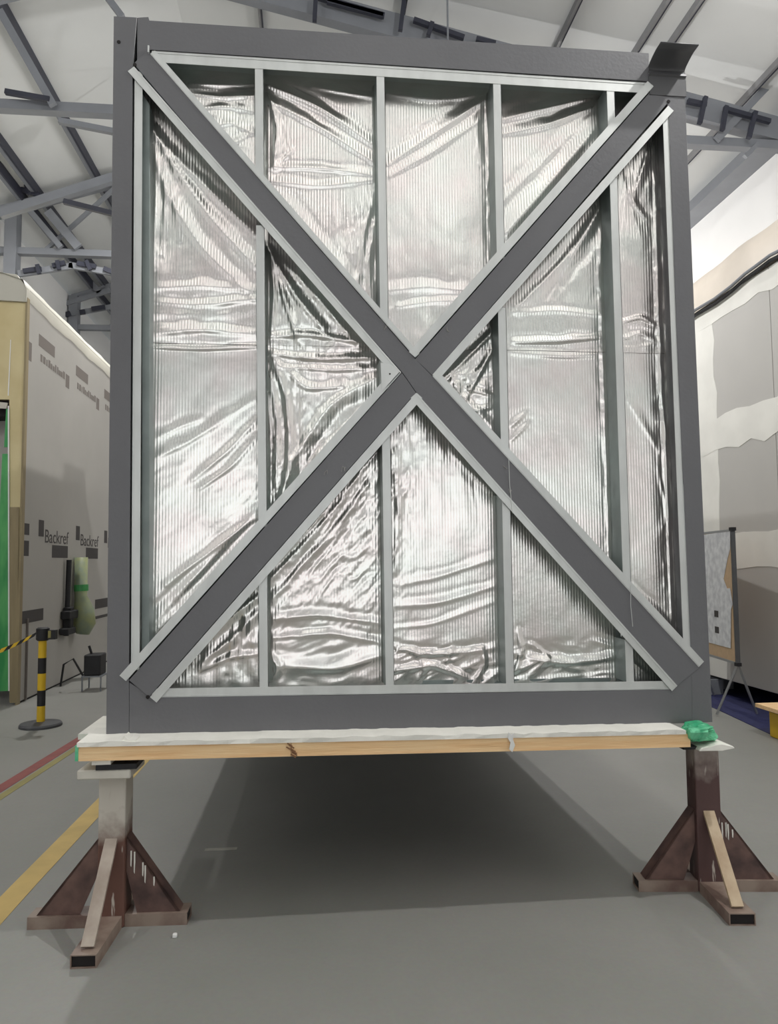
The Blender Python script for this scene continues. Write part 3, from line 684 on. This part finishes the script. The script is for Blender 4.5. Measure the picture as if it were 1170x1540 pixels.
j1, j2_ = at_y(438, 1118, -0.13).x, at_y(768, 1106, -0.13).x
for xa, xb in ((bl, j1-0.001), (j1+0.001, j2_-0.001), (j2_+0.001, br)):
    slab('timber_length', xa, xb, -0.13, -0.002 if False else 0.12, 0.018, 0.071, 'timber', beam, bevel=0.0)
slab('foam_strip', bl-0.005, br-0.02, -0.136, 0.12, 0.0, 0.0175, 'foam', beam, n=60, jit=0.0035)
slab('end_wrap', bl-0.012, bl-0.0005, -0.132, 0.12, 0.012, 0.070, 'green', beam)
b_ = B(); 
for k in range(7):
    x = j1+rs.uniform(-0.012, 0.012); z = tz(x)-0.02-k*0.007
    bar(b_, (x-0.008, -0.132, z), (x+0.012, -0.134, z-0.012), 0.004, 0.006, up=Vector((0, 1, 0)))
bobj('splinter', b_, M['knot'], beam)
b_ = B(); x = j2_
pts = [(x-0.012, tz(x)+0.006), (x+0.002, tz(x)-0.004), (x+0.010, tz(x)+0.002), (x+0.006, tz(x)-0.022), (x+0.014, tz(x)-0.045), (x+0.002, tz(x)-0.072), (x-0.010, tz(x)-0.060), (x-0.004, tz(x)-0.035), (x-0.014, tz(x)-0.018)]
prism(b_, pts, -0.142, -0.1365); bobj('tape_scrap', b_, M['white'], beam)
b_ = B(); x = at_y(190, 1108, -0.1).x
prism(b_, [(x-0.012, tz(x)), (x-0.004, tz(x)+0.018), (x+0.012, tz(x)+0.004), (x+0.04, tz(x)+0.001), (x+0.04, tz(x)-0.006), (x-0.012, tz(x)-0.006)], -0.125, -0.05); bobj('tape_scrap', b_, M['foam'], beam)
# white board lying under the frame's left corner
b_ = B(); box(b_, (-0.115, 0.06, 0.690), (-0.03, 0.42, 0.712)); 
tag(bobj('foam_board', b_, M['foam']), 'white foam board sticking out left behind the frame\'s bottom corner', 'board')

# green crumpled film at the right end
def lump(name, c_, r, seed, m, n=3, sharp=0.35, parent=None, fl=1.0):
    b_ = B(); bmesh.ops.create_icosphere(b_, subdivisions=n, radius=1.0)
    rr = random.Random(seed); ds = [(Vector((rr.gauss(0, 1), rr.gauss(0, 1), rr.gauss(0, 1))).normalized(), rr.uniform(-1, 1)) for _ in range(26)]
    for v in b_.verts:
        d = v.co.normalized(); k = 1.0
        for a, s_ in ds:
            k += s_*sharp*max(0, d.dot(a)-0.72)*1.3
        k += rr.uniform(-0.06, 0.06)
        e = lambda t: math.copysign(abs(t)**0.6, t)
        v.co = Vector((c_[0]+e(d.x)*r[0]*k, c_[1]+e(d.y)*r[1]*k, c_[2]+e(d.z)*r[2]*k))
    return bobj(name, b_, M[m], parent)
gc = (br+0.055, -0.072, 0.672)
tag(lump('green_film', gc, (0.062, 0.060, 0.034), 5, 'green', 4, 0.9), 'crumpled green plastic film wrapped round the beam\'s right end', 'film')
b_ = B(); box(b_, (br-0.015, -0.10, 0.606), (br+0.10, 0.07, 0.618)); tag(bobj('shim_plate', b_, M['black']), 'thin black shim plate under the green film on the right stand', 'shim')
b_ = B()
xc0 = br+0.065
prism(b_, [(xc0-0.03, 0.606), (xc0+0.07, 0.606), (xc0+0.125, 0.612), (xc0+0.118, 0.622), (xc0+0.07, 0.634), (xc0+0.045, 0.632), (xc0+0.02, 0.620), (xc0-0.02, 0.620)], -0.135, 0.02)
o = bobj('foam_scrap', b_, M['foam'], bevel=0.003); tag(o, 'torn white foam scrap on top of the brown right stand', 'foam')
# shims at the left stand
b_ = B(); box(b_, (0.004, -0.115, 0.612), (0.155, 0.09, 0.632)); tag(bobj('shim_plate', b_, M['black']), 'thin black shim plate on the white-topped left stand', 'shim')
b_ = B(); box(b_, (-0.01, -0.118, 0.6325), (0.06, 0.09, 0.6485)); tag(bobj('foam_board', b_, M['foam']), 'small white foam pad between beam and left stand', 'board')

# ------------------------------------------------------------------ stands
def stand(name, loc, rz, label, side):
    r_ = empty(name, (0, 0, 0), label, 'stand', 'steel support stands')
    pm = M['rust_l'] if side == 'l' else M['rust_r']
    bt = M['tube_rust']
    b_ = B(); box(b_, (-0.052, -0.052, 0.0), (0.052, 0.052, 0.575 if side == 'l' else 0.602)); bobj('post', b_, pm, r_, bevel=0.006, seg=2)
    if side == 'l':
        b_ = B(); box(b_, (-0.115, -0.11, 0.5755), (0.085, 0.09, 0.611)); bobj('top_plate', b_, M['platewhite'], r_, bevel=0.004)
    else:
        b_ = B(); box(b_, (-0.058, -0.058, 0.594), (0.058, 0.058, 0.6055)); bobj('top_plate', b_, pm, r_, bevel=0.002)
    # base tubes
    hw = 0.09 if side == 'l' else 0.10
    L_, R_ = (-0.315, 0.290) if side == 'l' else (-0.30, 0.30)
    b_ = B(); hollow(b_, (L_, 0.0, 0.023), (-0.053, 0, 0.023), 0.085, 0.046); bobj('base_tube', b_, bt, r_)
    b_ = B(); hollow(b_, (0.053, 0.0, 0.023), (R_, 0, 0.023), 0.085, 0.046); bobj('base_tube', b_, bt, r_)
    b_ = B(); hollow(b_, (0, -0.053, 0.023), (0.0, -0.335, 0.023), hw, 0.046); bobj('base_tube', b_, bt, r_)
    b_ = B(); hollow(b_, (0, 0.053, 0.023), (0.0, 0.30, 0.023), hw, 0.046); bobj('base_tube', b_, bt, r_)
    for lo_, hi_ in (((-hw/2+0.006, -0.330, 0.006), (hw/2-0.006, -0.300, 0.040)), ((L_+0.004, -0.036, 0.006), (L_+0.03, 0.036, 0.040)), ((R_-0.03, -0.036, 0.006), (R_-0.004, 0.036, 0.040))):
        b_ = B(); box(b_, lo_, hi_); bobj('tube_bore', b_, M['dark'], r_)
    # sloping braces: side ones are wide flat plates, front one is a bar
    for sg in (-1, 1):
        b_ = B(); e = abs(L_ if sg < 0 else R_)-0.03
        prism(b_, [(sg*0.053, 0.20), (sg*0.053, 0.335), (sg*e, 0.047), (sg*(e-0.165), 0.047)], -0.030, -0.024)
        prism(b_, [(sg*0.053, 0.325), (sg*0.053, 0.335), (sg*e, 0.047), (sg*(e-0.015), 0.047)], -0.030, 0.032)
        bobj('side_brace', b_, M['brace_dark'], r_)
    b_ = B()
    bar(b_, (0.0, -0.045, 0.335), (0.0, -0.295, 0.052), 0.046, 0.012, up=Vector((0, 0.6, 0.8)))
    bobj('front_brace', b_, M['brace_grey'] if side == 'l' else M['brace_tan'], r_)
    b_ = B(); bar(b_, (0.0, 0.045, 0.335), (0.0, 0.27, 0.052), 0.046, 0.012, up=Vector((0, -0.6, 0.8))); bobj('rear_brace', b_, M['brace_dark'], r_)
    # plaster drips
    q = random.Random(9 if side == 'l' else 3)
    for k in range(5):
        b_ = B(); x = q.uniform(0.07, 0.17) if side == 'l' else q.uniform(0.06, 0.13)
        zt_ = 0.335-(x-0.053)*0.278/0.22-0.02; ln = q.uniform(0.03, 0.09)
        zt_ = min(zt_, 0.28)
        prism(b_, [(x-0.0025, zt_), (x+0.0025, zt_), (x+0.003, zt_-ln*0.5), (x+0.001, zt_-ln), (x-0.002, zt_-ln*0.9)], -0.0335, -0.0305)
        bobj('plaster_drip', b_, M['foam'], r_)
    r_.location = loc; r_.rotation_euler = (0, 0, rz)
    return r_
stand('support_stand', (0.053, 0.0, 0), math.radians(-3), 'steel support stand with white paint worn to rust, under the frame\'s left corner', 'l')
stand('support_stand', (2.492, 0.01, 0), math.radians(-7), 'dark brown steel support stand under the frame\'s right corner', 'r')

# ------------------------------------------------------------------ floor markings and bits
def tape(name, pts, wd, m, label, cat='floor marking', z=0.0015, group=None):
    b_ = B(); top = []
    for i, p in enumerate(pts):
        a = Vector(pts[max(i-1, 0)]); c2 = Vector(pts[min(i+1, len(pts)-1)]); d = (c2-a).normalized(); n_ = Vector((-d.y, d.x))
        top.append((Vector(p)+n_*wd/2, Vector(p)-n_*wd/2))
    for i in range(len(top)-1):
        vs = [b_.verts.new((v.x, v.y, zz)) for zz in (0.0003, z) for v in (top[i][0], top[i][1], top[i+1][1], top[i+1][0])]
        for f in ((0,1,2,3),(4,5,6,7),(0,4,5,1),(1,5,6,2),(2,6,7,3),(3,7,4,0)): b_.faces.new([vs[k] for k in f])
    return tag(bobj(name, b_, M[m]), label, cat, group)
tape('floor_line', [(-0.47, -2.6), (-0.43, 0.4), (-0.40, 1.6), (-0.36, 4.5), (-0.30, 10)], 0.105, 'yeltape', 'wide yellow floor line running past the left stand')
tape('floor_line', [(-1.30, -1.0), (-1.13, 1.8), (-1.00, 3.8), (-0.75, 8.0), (-0.6, 11)], 0.085, 'redtape', 'dull red floor line left of the wide yellow line')
tape('floor_line', [(-1.215, -1.0), (-1.045, 1.8), (-0.915, 3.8), (-0.665, 8.0), (-0.5, 11)], 0.055, 'oldyel', 'thin faded yellow floor line edging the red line')
tape('floor_mark', [(0.30, 0.705), (0.455, 0.705)], 0.03, 'whitemark', 'short worn white dash on the floor under the frame')
tag(lump('plaster_crumb', (0.312, -0.152, 0.008), (0.009, 0.009, 0.008), 3, 'white', 2), 'tiny white crumb on the floor right of the left stand', 'debris')

# ------------------------------------------------------------------ left: wrapped module, barrier, odds and ends
XM = -2.146
wm = empty('wrapped_module', (-3.3, 8.2, 0), 'tall module in grey printed membrane with a tan end, along the left side', 'module')
b_ = B(); box(b_, (XM-0.05, 4.90, 0.02), (XM, 12.2, 4.25)); bobj('side_membrane', b_, M['wrap'], wm)
b_ = B(); box(b_, (-4.05, 4.93, 4.25), (XM, 12.2, 4.31)); bobj('top_panel', b_, M['wrap_top'], wm)
# film draped over the top edge
b_ = B(); n = 60; prev = None
for k in range(n+1):
    y = 4.80+7.4*k/n; wv = 0.006*math.sin(k*1.7)+0.010*math.sin(k*0.63)
    ring = [b_.verts.new(v) for v in ((XM+0.004, y, 4.16+wv), (XM+0.008, y, 4.27), (XM-0.03, y, 4.38+wv*0.5), (XM-0.25, y, 4.45+wv), (XM-0.9, y, 4.42))]
    if prev:
        for i in range(4): b_.faces.new([prev[i], ring[i], ring[i+1], prev[i+1]])
    prev = ring
o = bobj('edge_film', b_, M['wrap_top'], wm, smooth=True)
# tan end wall
yE = 4.85
def end_plate(name, pts, y0, y1, m):
    b_ = B(); prism(b_, pts, y0, y1); return bobj(name, b_, M[m], wm)
end_plate('tan_panel', [(-2.30, 3.12), (-4.05, 3.12), (-4.05, 4.25), (-2.155, 4.25), (XM, 0.02), (-2.215, 0.02), (-2.26, 1.6)], yE, yE+0.05, 'tan')
end_plate('corner_trim', [(XM-0.010, 0.0), (XM+0.012, 0.0), (XM+0.008, 4.2), (XM-0.012, 4.2)], yE-0.02, yE+0.05, 'tanwood')
end_plate('end_film', [(-4.05, 4.22), (-3.0, 4.18), (XM+0.004, 4.15), (XM+0.004, 4.30), (-2.25, 4.44), (-4.05, 4.62)], yE-0.03, yE+0.02, 'wrap_top')
end_plate('wood_facing', [(-2.215, 0.03), (-2.15, 0.03), (-2.17, 2.0), (-2.262, 2.0)], yE-0.012, yE-0.001, 'tanwood')
end_plate('green_tape', [(-2.40, 0.14), (-2.225, 0.14), (-2.255, 1.4), (-2.37, 1.4)], yE-0.010, yE-0.0005, 'greentape')
end_plate('green_tape', [(-2.37, 1.4), (-2.255, 1.4), (-2.285, 2.55), (-2.35, 2.55)], yE-0.010, yE-0.0005, 'greentape')
end_plate('green_tape', [(-2.335, 2.62), (-2.29, 2.62), (-2.30, 3.02), (-2.325, 3.02)], yE-0.010, yE-0.0005, 'greentape')
end_plate('white_edge', [(-2.228, 0.14), (-2.215, 0.14), (-2.295, 3.05), (-2.308, 3.05)], yE-0.014, yE-0.010, 'white')
end_plate('head_film', [(-2.32, 3.02), (-4.05, 3.10), (-4.05, 3.26), (-2.31, 3.08)], yE-0.02, yE-0.002, 'wrap_top')
end_plate('door_opening', [(-2.35, 0.10), (-4.05, 0.10), (-4.05, 3.05), (-2.33, 3.05)], yE+0.30, yE+0.34, 'wrap')
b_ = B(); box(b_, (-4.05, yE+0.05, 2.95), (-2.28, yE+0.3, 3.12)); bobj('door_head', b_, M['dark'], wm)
# clear tape on the tan wall, its glint put in as white
end_plate('tape_glint', [(-2.315, 3.16), (-2.305, 3.16), (-2.298, 3.75), (-2.304, 3.75)], yE-0.006, yE-0.001, 'white')
# dark strip standing in for shade in the gap at the foot
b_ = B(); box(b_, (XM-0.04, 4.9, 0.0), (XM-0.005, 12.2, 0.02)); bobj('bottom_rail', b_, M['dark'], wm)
# prints on the membrane
def side_quad(name, ya, yb, z0, z1, m, sh=0.0):
    b_ = B()
    vs = [b_.verts.new(v) for v in ((XM+0.0005, ya, z0), (XM+0.0005, yb, z0+sh), (XM+0.0005, yb, z1+sh), (XM+0.0005, ya, z1))]
    vt = [b_.verts.new((v.co.x+0.0012, v.co.y, v.co.z)) for v in vs]
    b_.faces.new(vs); b_.faces.new(vt[::-1])
    for i in range(4): b_.faces.new([vs[i], vt[i], vt[(i+1) % 4], vs[(i+1) % 4]])
    return bobj(name, b_, M[m], wm)
def side_text(txt, ya, z, h, length, m):
    cu = bpy.data.curves.new('printed_word', 'FONT'); cu.body = txt; cu.size = 1.0; cu.extrude = 0.002
    o = bpy.data.objects.new('tmp_text', cu); C.objects.link(o)
    bpy.context.view_layer.update()
    me = bpy.data.meshes.new_from_object(o.evaluated_get(bpy.context.evaluated_depsgraph_get()))
    bpy.data.objects.remove(o, do_unlink=True)
    xs = [v.co.x for v in me.vertices]; ys = [v.co.y for v in me.vertices]
    sx = length/(max(xs)-min(xs)); sy = h/(max(ys)-min(ys)); x0_, y0_ = min(xs), min(ys)
    off = root_loc(wm)
    for v in me.vertices:
        X, Y, Zz = v.co
        v.co = Vector((XM+0.001+Zz*0.5, ya+(X-x0_)*sx, z+(Y-y0_)*sy))-off
    ob = link('printed_word', me, M[m], wm); return ob
for k in range(5):
    d = 1.28*k; y = 5.20+d
    side_quad('printed_block', y, y+0.50, 3.80, 3.93, 'ink', 0.0)
    b_ = B(); q = random.Random(5); yy = y+0.06
    while yy < y+0.84:       # small print, too blurred in the photograph to read
        wd_ = q.uniform(0.035, 0.07); hz = q.uniform(0.055, 0.09)
        box(b_, (XM+0.0005, yy, 3.64), (XM+0.0017, yy+wd_, 3.64+hz)); yy += wd_+q.uniform(0.012, 0.03)
    bobj('small_print', b_, M['ink'], wm)
    side_quad('printed_mark', y+0.90, y+1.03, 3.56, 3.72, 'ink')
    y = 5.33+d
    side_quad('printed_mark', y, y+0.155, 1.72, 1.90, 'ink_dark')
    side_text('Backref', y+0.20, 1.655, 0.15, 0.80, 'ink_dark')
    side_quad('printed_block', y+0.43, y+0.98, 1.49, 1.635, 'ink_dark')
for ya, yb, z0, z1 in ((4.92, 5.53, 0.80, 0.93), (7.50, 8.25, 0.80, 0.93), (7.02, 7.20, 0.56, 0.70), (7.50, 8.2, 0.66, 0.70), (4.92, 5.06, 1.50, 1.66), (4.92, 5.06, 1.72, 1.84), (4.92, 5.0, 3.56, 3.76)):
    side_quad('printed_block', ya, yb, z0, z1, 'ink_dark' if z1 < 3 else 'ink')
# bottom corner fold in the membrane
b_ = B(); bar(b_, (XM+0.01, 5.05, 0.01), (XM+0.01, 5.05, 0.85), 0.02, 0.02, up=Vector((0, 1, 0))); bobj('membrane_seam', b_, M['ink'], wm)

# pole and roll leaning on the membrane
p = at_x(104, 842, XM+0.05); q_ = at_x(103, 946, XM+0.12)
lp = empty('black_pole', (p.x, p.y, 0.56), 'thin black pole fixed upright on the grey printed membrane', 'pole')
b_ = B(); tube(b_, [(p.x+0.0, p.y, p.z), (p.x-0.015, p.y, 0.56)], 0.030, 10); bobj('shaft', b_, M['black'], lp)
b_ = B(); box(b_, (p.x-0.045, p.y-0.17, 0.58), (p.x+0.06, p.y+0.12, 0.66)); box(b_, (p.x-0.045, p.y-0.12, 0.76), (p.x+0.06, p.y+0.20, 0.86)); box(b_, (p.x-0.04, p.y-0.06, 0.60), (p.x+0.05, p.y+0.06, 0.90)); bobj('bracket', b_, M['black'], lp, bevel=0.01)
y_r = p.y+0.35
rl = empty('film_bag', (XM+0.10, y_r, 0.55), 'pale green film bag hanging on the membrane beside the black pole', 'bag')
b_ = B(); tube(b_, [(XM+0.12, y_r, 0.55), (XM+0.14, y_r, 0.68), (XM+0.13, y_r, 0.85), (XM+0.09, y_r, 1.02), (XM+0.085, y_r, 1.50)], [0.08, 0.135, 0.12, 0.075, 0.08], 14); bobj('bag_body', b_, mat('pale_green_film', srgb(150, 156, 112), 0.5, 0, 0.0, 8, col2=srgb(128, 142, 124)), rl, smooth=True)
b_ = B(); tube(b_, [(XM+0.095, y_r, 1.08), (XM+0.092, y_r, 1.16)], 0.086, 14); bobj('band', b_, M['greentape'], rl)

# black case on a low trolley
t0 = at_z(141, 1037)
tr = empty('trolley_case', (t0.x, t0.y, 0), 'black case on a low wire trolley by the membrane wall', 'case')
b_ = B(); box(b_, (t0.x-0.08, t0.y-0.12, 0.17), (t0.x+0.10, t0.y+0.12, 0.40)); bobj('case', b_, M['black'], tr, bevel=0.01)
b_ = B(); box(b_, (t0.x-0.10, t0.y-0.14, 0.155), (t0.x+0.12, t0.y+0.14, 0.17)); bobj('tray', b_, M['truss'], tr)
for sx in (-0.09, 0.11):
    for sy in (-0.13, 0.13):
        b_ = B(); tube(b_, [(t0.x+sx, t0.y+sy, 0.0), (t0.x+sx, t0.y+sy, 0.155)], 0.009, 6); bobj('leg', b_, M['truss'], tr)
b_ = B(); tube(b_, [(t0.x-0.09, t0.y-0.1, 0.17), (t0.x-0.20, t0.y-0.1, 0.36), (t0.x-0.30, t0.y-0.1, 0.30), (t0.x-0.33, t0.y-0.1, 0.06)], 0.012, 6); bobj('hose', b_, M['black'], tr)
b_ = B(); tube(b_, [(t0.x-0.03, t0.y, 0.40), (t0.x-0.06, t0.y, 0.49)], 0.014, 6); bobj('handle', b_, M['black'], tr)

# barrier post
BX, BY = -1.535, 3.76
bp_ = empty('barrier_post', (BX, BY, 0), 'yellow and black striped barrier post on round grey base', 'barrier')
b_ = B(); tube(b_, [(BX, BY, 0.0), (BX, BY, 0.018), (BX, BY, 0.030), (BX, BY, 0.042)], [0.175, 0.175, 0.165, 0.05], 36); bobj('base', b_, M['steel_dark'], bp_)
zs = [0.042, 0.175, 0.31, 0.455, 0.59, 0.74]
for k in range(5):
    b_ = B(); tube(b_, [(BX, BY, zs[k]), (BX, BY, zs[k+1])], 0.034, 20); bobj('pole_band', b_, M['yellow'] if k % 2 == 0 else M['black'], bp_, smooth=False)
b_ = B(); tube(b_, [(BX, BY, 0.74), (BX, BY, 0.75), (BX, BY, 0.845), (BX, BY, 0.855)], [0.045, 0.055, 0.055, 0.04], 20); box(b_, (BX+0.05, BY-0.03, 0.75), (BX+0.115, BY+0.03, 0.83)); bobj('belt_head', b_, M['black'], bp_)
b_ = B(); box(b_, (BX+0.0555, BY-0.034, 0.765), (BX+0.078, BY-0.0305, 0.825)); bobj('label_plate', b_, M['oldyel'], bp_)
# striped belt going left, sagging
N_ = 34; EX, EY = -3.35, 3.95
for k in range(N_):
    a, c2 = k/N_, (k+1)/N_
    def bpnt(t): return Vector((BX-0.055+(EX-BX)*t, BY+(EY-BY)*t, 0.80-0.26*(1-(1-2*t)**2)))
    P_, Q_ = bpnt(a), bpnt(c2)
    b_ = B(); h = 0.024
    sk = 0.018
    vs = [b_.verts.new(v) for v in (P_+Vector((-sk, 0, -h)), Q_+Vector((-sk, 0, -h)), Q_+Vector((sk, 0, h)), P_+Vector((sk, 0, h)))]
    vt = [b_.verts.new(v.co+Vector((0, 0.002, 0))) for v in vs]
    b_.faces.new(vs); b_.faces.new(vt[::-1])
    for i in range(4): b_.faces.new([vs[i], vt[i], vt[(i+1) % 4], vs[(i+1) % 4]])
    bobj('belt_stripe', b_, M['yellow'] if k % 2 else M['black'], bp_)

# ------------------------------------------------------------------ right: plasterboard module, board stand, mat, yellow block
XR = 5.0
pmod = empty('plasterboard_module', (6.0, 6.0, 0.18), 'plasterboard clad module with pale filled joints along the right side', 'module')
def rside(name, ya, yb, z0, z1, m, x0_=XR, th_=0.02):
    b_ = B(); box(b_, (x0_, ya, z0), (x0_+th_, yb, z1)); return bobj(name, b_, M[m], pmod, bevel=0.0)
# boards in three rows with recessed joints
rows = [(0.19, 1.42), (1.435, 2.66), (2.675, 4.08)]
cols = [(1.2, 3.15), (3.16, 4.22), (4.235, 6.6), (6.615, 9.0), (9.015, 12.0)]
for z0, z1 in rows:
    for y0, y1 in cols: rside('plasterboard_sheet', y0, y1, z0, z1, 'board')
b_ = B(); box(b_, (XR+0.021, 1.2, 0.18), (6.9, 12.0, 4.06)); bobj('core', b_, M['board'], pmod)
for ya, yb, z0, z1 in ((1.2, 12.0, 2.52, 2.86), (1.2, 12.0, 1.30, 1.66), (4.12, 4.60, 0.19, 4.05), (6.5, 6.75, 0.19, 4.05), (1.2, 12.0, 3.88, 4.06)):
    b_ = B(); q = random.Random(int(z0*100+ya*7)); xf = XR-0.004+0.0004*(z1-z0); n_ = int((yb-ya)/0.22)+2; k_ = int((z1-z0)/0.2)+2
    dn = lambda a, b, n: [a+(b-a)*i/n for i in range(n)]
    loop = [(y, z0+(q.uniform(-0.035, 0.035) if z0 > 0.3 else 0)) for y in dn(ya, yb, n_)] + [(yb+q.uniform(-0.03, 0.03)*(yb < 11), z) for z in dn(z0, z1, k_)] \
        + [(y, min(4.07, z1+q.uniform(-0.035, 0.035))) for y in dn(yb, ya, n_)] + [(ya+q.uniform(-0.03, 0.03)*(ya > 2), z) for z in dn(z1, z0, k_)]
    a_ = [b_.verts.new((xf, y, z)) for y, z in loop]; c_ = [b_.verts.new((xf+0.0035, y, z)) for y, z in loop]
    b_.faces.new(a_); b_.faces.new(c_[::-1])
    for i_ in range(len(loop)): b_.faces.new([a_[i_], c_[i_], c_[(i_+1) % len(loop)], a_[(i_+1) % len(loop)]])
    bobj('joint_band', b_, M['joint'], pmod)
# draped film over the top
b_ = B(); n = 70; prev = None
for k in range(n+1):
    y = 1.2+10.8*k/n; wv = 0.008*math.sin(k*1.3)+0.014*math.sin(k*0.47+1)
    ring = [b_.verts.new(v) for v in ((XR-0.006, y, 4.10+wv*0.3), (XR-0.018, y, 4.18+wv*0.5), (XR-0.014, y, 4.34), (XR+0.03, y, 4.47+wv), (XR+0.3, y, 4.52), (XR+1.8, y, 4.50))]
    if prev:
        for i in range(5): b_.faces.new([prev[i], ring[i], ring[i+1], prev[i+1]])
    prev = ring
bobj('draped_film', b_, M['film'], pmod, smooth=True)
cpts = [(1170, 386), (1158, 392), (1138, 407), (1120, 420), (1100, 438), (1075, 457), (1046, 474)]
b_ = B(); tube(b_, [(lambda p: (p.x, p.y, p.z))(at_x(a, c2, XR-0.035)) for a, c2 in ((1200, 366),)+tuple(cpts)+((1020, 492),)], 0.018, 8)
tag(bobj('black_cable', b_, M['black']), 'black cable running along the top edge of the plasterboard module', 'cable')
b_ = B(); tube(b_, [(lambda p: (p.x, p.y, p.z))(at_x(a, c2-8, XR-0.07)) for a, c2 in ((1200, 366),)+tuple(cpts)+((1020, 492),)], 0.016, 8)
tag(bobj('grey_cable', b_, M['truss']), 'grey cable lying just above the black cable on the right module', 'cable')
# foot: yellow block with plank, navy mat
b_ = B(); box(b_, (4.415, 2.20, 0.0), (4.62, 2.53, 0.20)); tag(bobj('yellow_block', b_, M['yellow'], bevel=0.008), 'yellow support block at the right edge of the picture', 'block')
b_ = B(); box(b_, (4.36, 2.15, 0.2155), (4.97, 2.62, 0.245)); tag(bobj('wood_plank', b_, M['timber']), 'short wood plank lying on the yellow block', 'plank')
b_ = B(); box(b_, (4.40, 2.18, 0.2005), (4.96, 2.58, 0.2145)); tag(bobj('rubber_pad', b_, M['black']), 'black rubber pad between wood plank and yellow block', 'pad')
b_ = B()
mp_ = [at_z(1160, 1104), at_z(1078, 1069), at_z(1040, 1052)]
vs = [(4.46, 2.60), (4.58, 3.55), (4.75, 5.2), (6.2, 5.2), (6.2, 2.60)]
a = [b_.verts.new((x, y, 0.0005)) for x, y in vs]; c2 = [b_.verts.new((x, y, 0.006)) for x, y in vs]
b_.faces.new(a); b_.faces.new(c2[::-1])
for i in range(5): b_.faces.new([a[i], c2[i], c2[(i+1) % 5], a[(i+1) % 5]])
tag(bobj('navy_mat', b_, M['navy']), 'navy blue mat on the floor under the right module', 'mat')
for yy in (4.6, 8.5):
    b_ = B(); box(b_, (5.1, yy, 0.006 if yy < 5 else 0.0), (5.35, yy+0.3, 0.18)); tag(bobj('support_block', b_, M['truss']), 'grey block carrying the plasterboard module, %s' % ('behind the notice board' if yy < 5 else 'farther back'), 'block')

# notice board on stand
nb = empty('notice_board', (4.57, 3.2, 0), 'notice board with papers on aluminium legs, right of the frame', 'notice board')
A_, B2 = Vector((4.575, 3.2, 0)), Vector((4.705, 4.15, 0)); dv = (B2-A_).normalized(); nv = Vector((-dv.y, dv.x, 0))
def bq(name, s0, s1, z0, z1, o0, o1, m, zsk=0.0):
    b_ = B(); vs = []
    for o_ in (o0, o1):
        for s_, z_ in ((s0, z0), (s1, z0+zsk), (s1, z1+zsk), (s0, z1)):
            v = A_+dv*s_+nv*o_; vs.append(b_.verts.new((v.x, v.y, z_)))
    for f in ((0,1,2,3),(4,5,6,7),(0,4,5,1),(1,5,6,2),(2,6,7,3),(3,7,4,0)): b_.faces.new([vs[i] for i in f])
    return bobj(name, b_, M[m], nb)
bq('panel', 0.01, 0.95, 0.49, 1.65, -0.012, 0.012, 'cork')
bq('frame_bar', -0.012, 0.012, 0.46, 1.67, -0.018, 0.018, 'steel_dark')
bq('frame_bar', 0.94, 0.965, 0.46, 1.67, -0.018, 0.018, 'steel_dark')
bq('frame_bar', 0.012, 0.94, 1.65, 1.67, -0.016, 0.016, 'alu')
bq('frame_bar', 0.012, 0.94, 0.468, 0.49, -0.016, 0.016, 'alu')
# large sheet with a torn right edge
def sheet(name, pts, o_, m):
    b_ = B(); f_, k_ = [], []
    for s_, z_ in pts:
        v = A_+dv*s_+nv*o_; f_.append(b_.verts.new((v.x, v.y, z_))); v = A_+dv*s_+nv*(o_+0.0015); k_.append(b_.verts.new((v.x, v.y, z_)))
    b_.faces.new(f_); b_.faces.new(k_[::-1]); n_ = len(pts)
    for i in range(n_): b_.faces.new([f_[i], k_[i], k_[(i+1) % n_], f_[(i+1) % n_]])
    return bobj(name, b_, M[m], nb)
sheet('paper_sheet', [(0.02, 1.655), (0.90, 1.64), (0.90, 1.10), (0.12, 1.12), (0.20, 1.22), (0.10, 1.40), (0.03, 1.50)], 0.0135, 'paper')
sheet('paper_sheet', [(0.06, 1.14), (0.90, 1.10), (0.90, 0.60), (0.10, 0.60), (0.06, 0.95), (0.02, 1.0)], 0.016, 'paper')
sheet('printed_figure', [(0.34, 0.86), (0.43, 0.86), (0.43, 0.92), (0.34, 0.92)], 0.0185, 'ink_dark')
sheet('printed_figure', [(0.34, 0.71), (0.43, 0.71), (0.43, 0.77), (0.34, 0.77)], 0.0185, 'ink_dark')
for s_ in (0.0, 0.95):
    c3 = A_+dv*s_
    for sg, tx in ((1, Vector((-0.15, 0.12, 0))), (-1, Vector((0.22, 0.1, 0)))):
        b_ = B(); e = c3+tx; tube(b_, [(c3.x, c3.y, 0.47), (e.x, e.y, 0.016)], 0.011, 8); bobj('leg', b_, M['alu'], nb)
for s_, z_ in ((0.0, 1.672), (0.0, 0.47)):
    b_ = B(); v = A_+dv*s_; box(b_, (v.x-0.022, v.y-0.022, z_-0.015), (v.x+0.022, v.y+0.022, z_+0.015)); bobj('corner_cap', b_, M['black'], nb)
# small grey crate on the floor below it
b_ = B()
box(b_, (4.86, 4.3, 0.007), (5.06, 4.34, 0.16)); box(b_, (4.86, 4.6, 0.007), (5.06, 4.64, 0.16)); box(b_, (4.86, 4.34, 0.007), (5.06, 4.6, 0.03)); box(b_, (4.86, 4.34, 0.03), (4.88, 4.6, 0.16)); box(b_, (5.04, 4.34, 0.03), (5.06, 4.6, 0.16))
tag(bobj('floor_crate', b_, M['truss']), 'small grey open crate on the navy mat behind the notice board', 'crate')
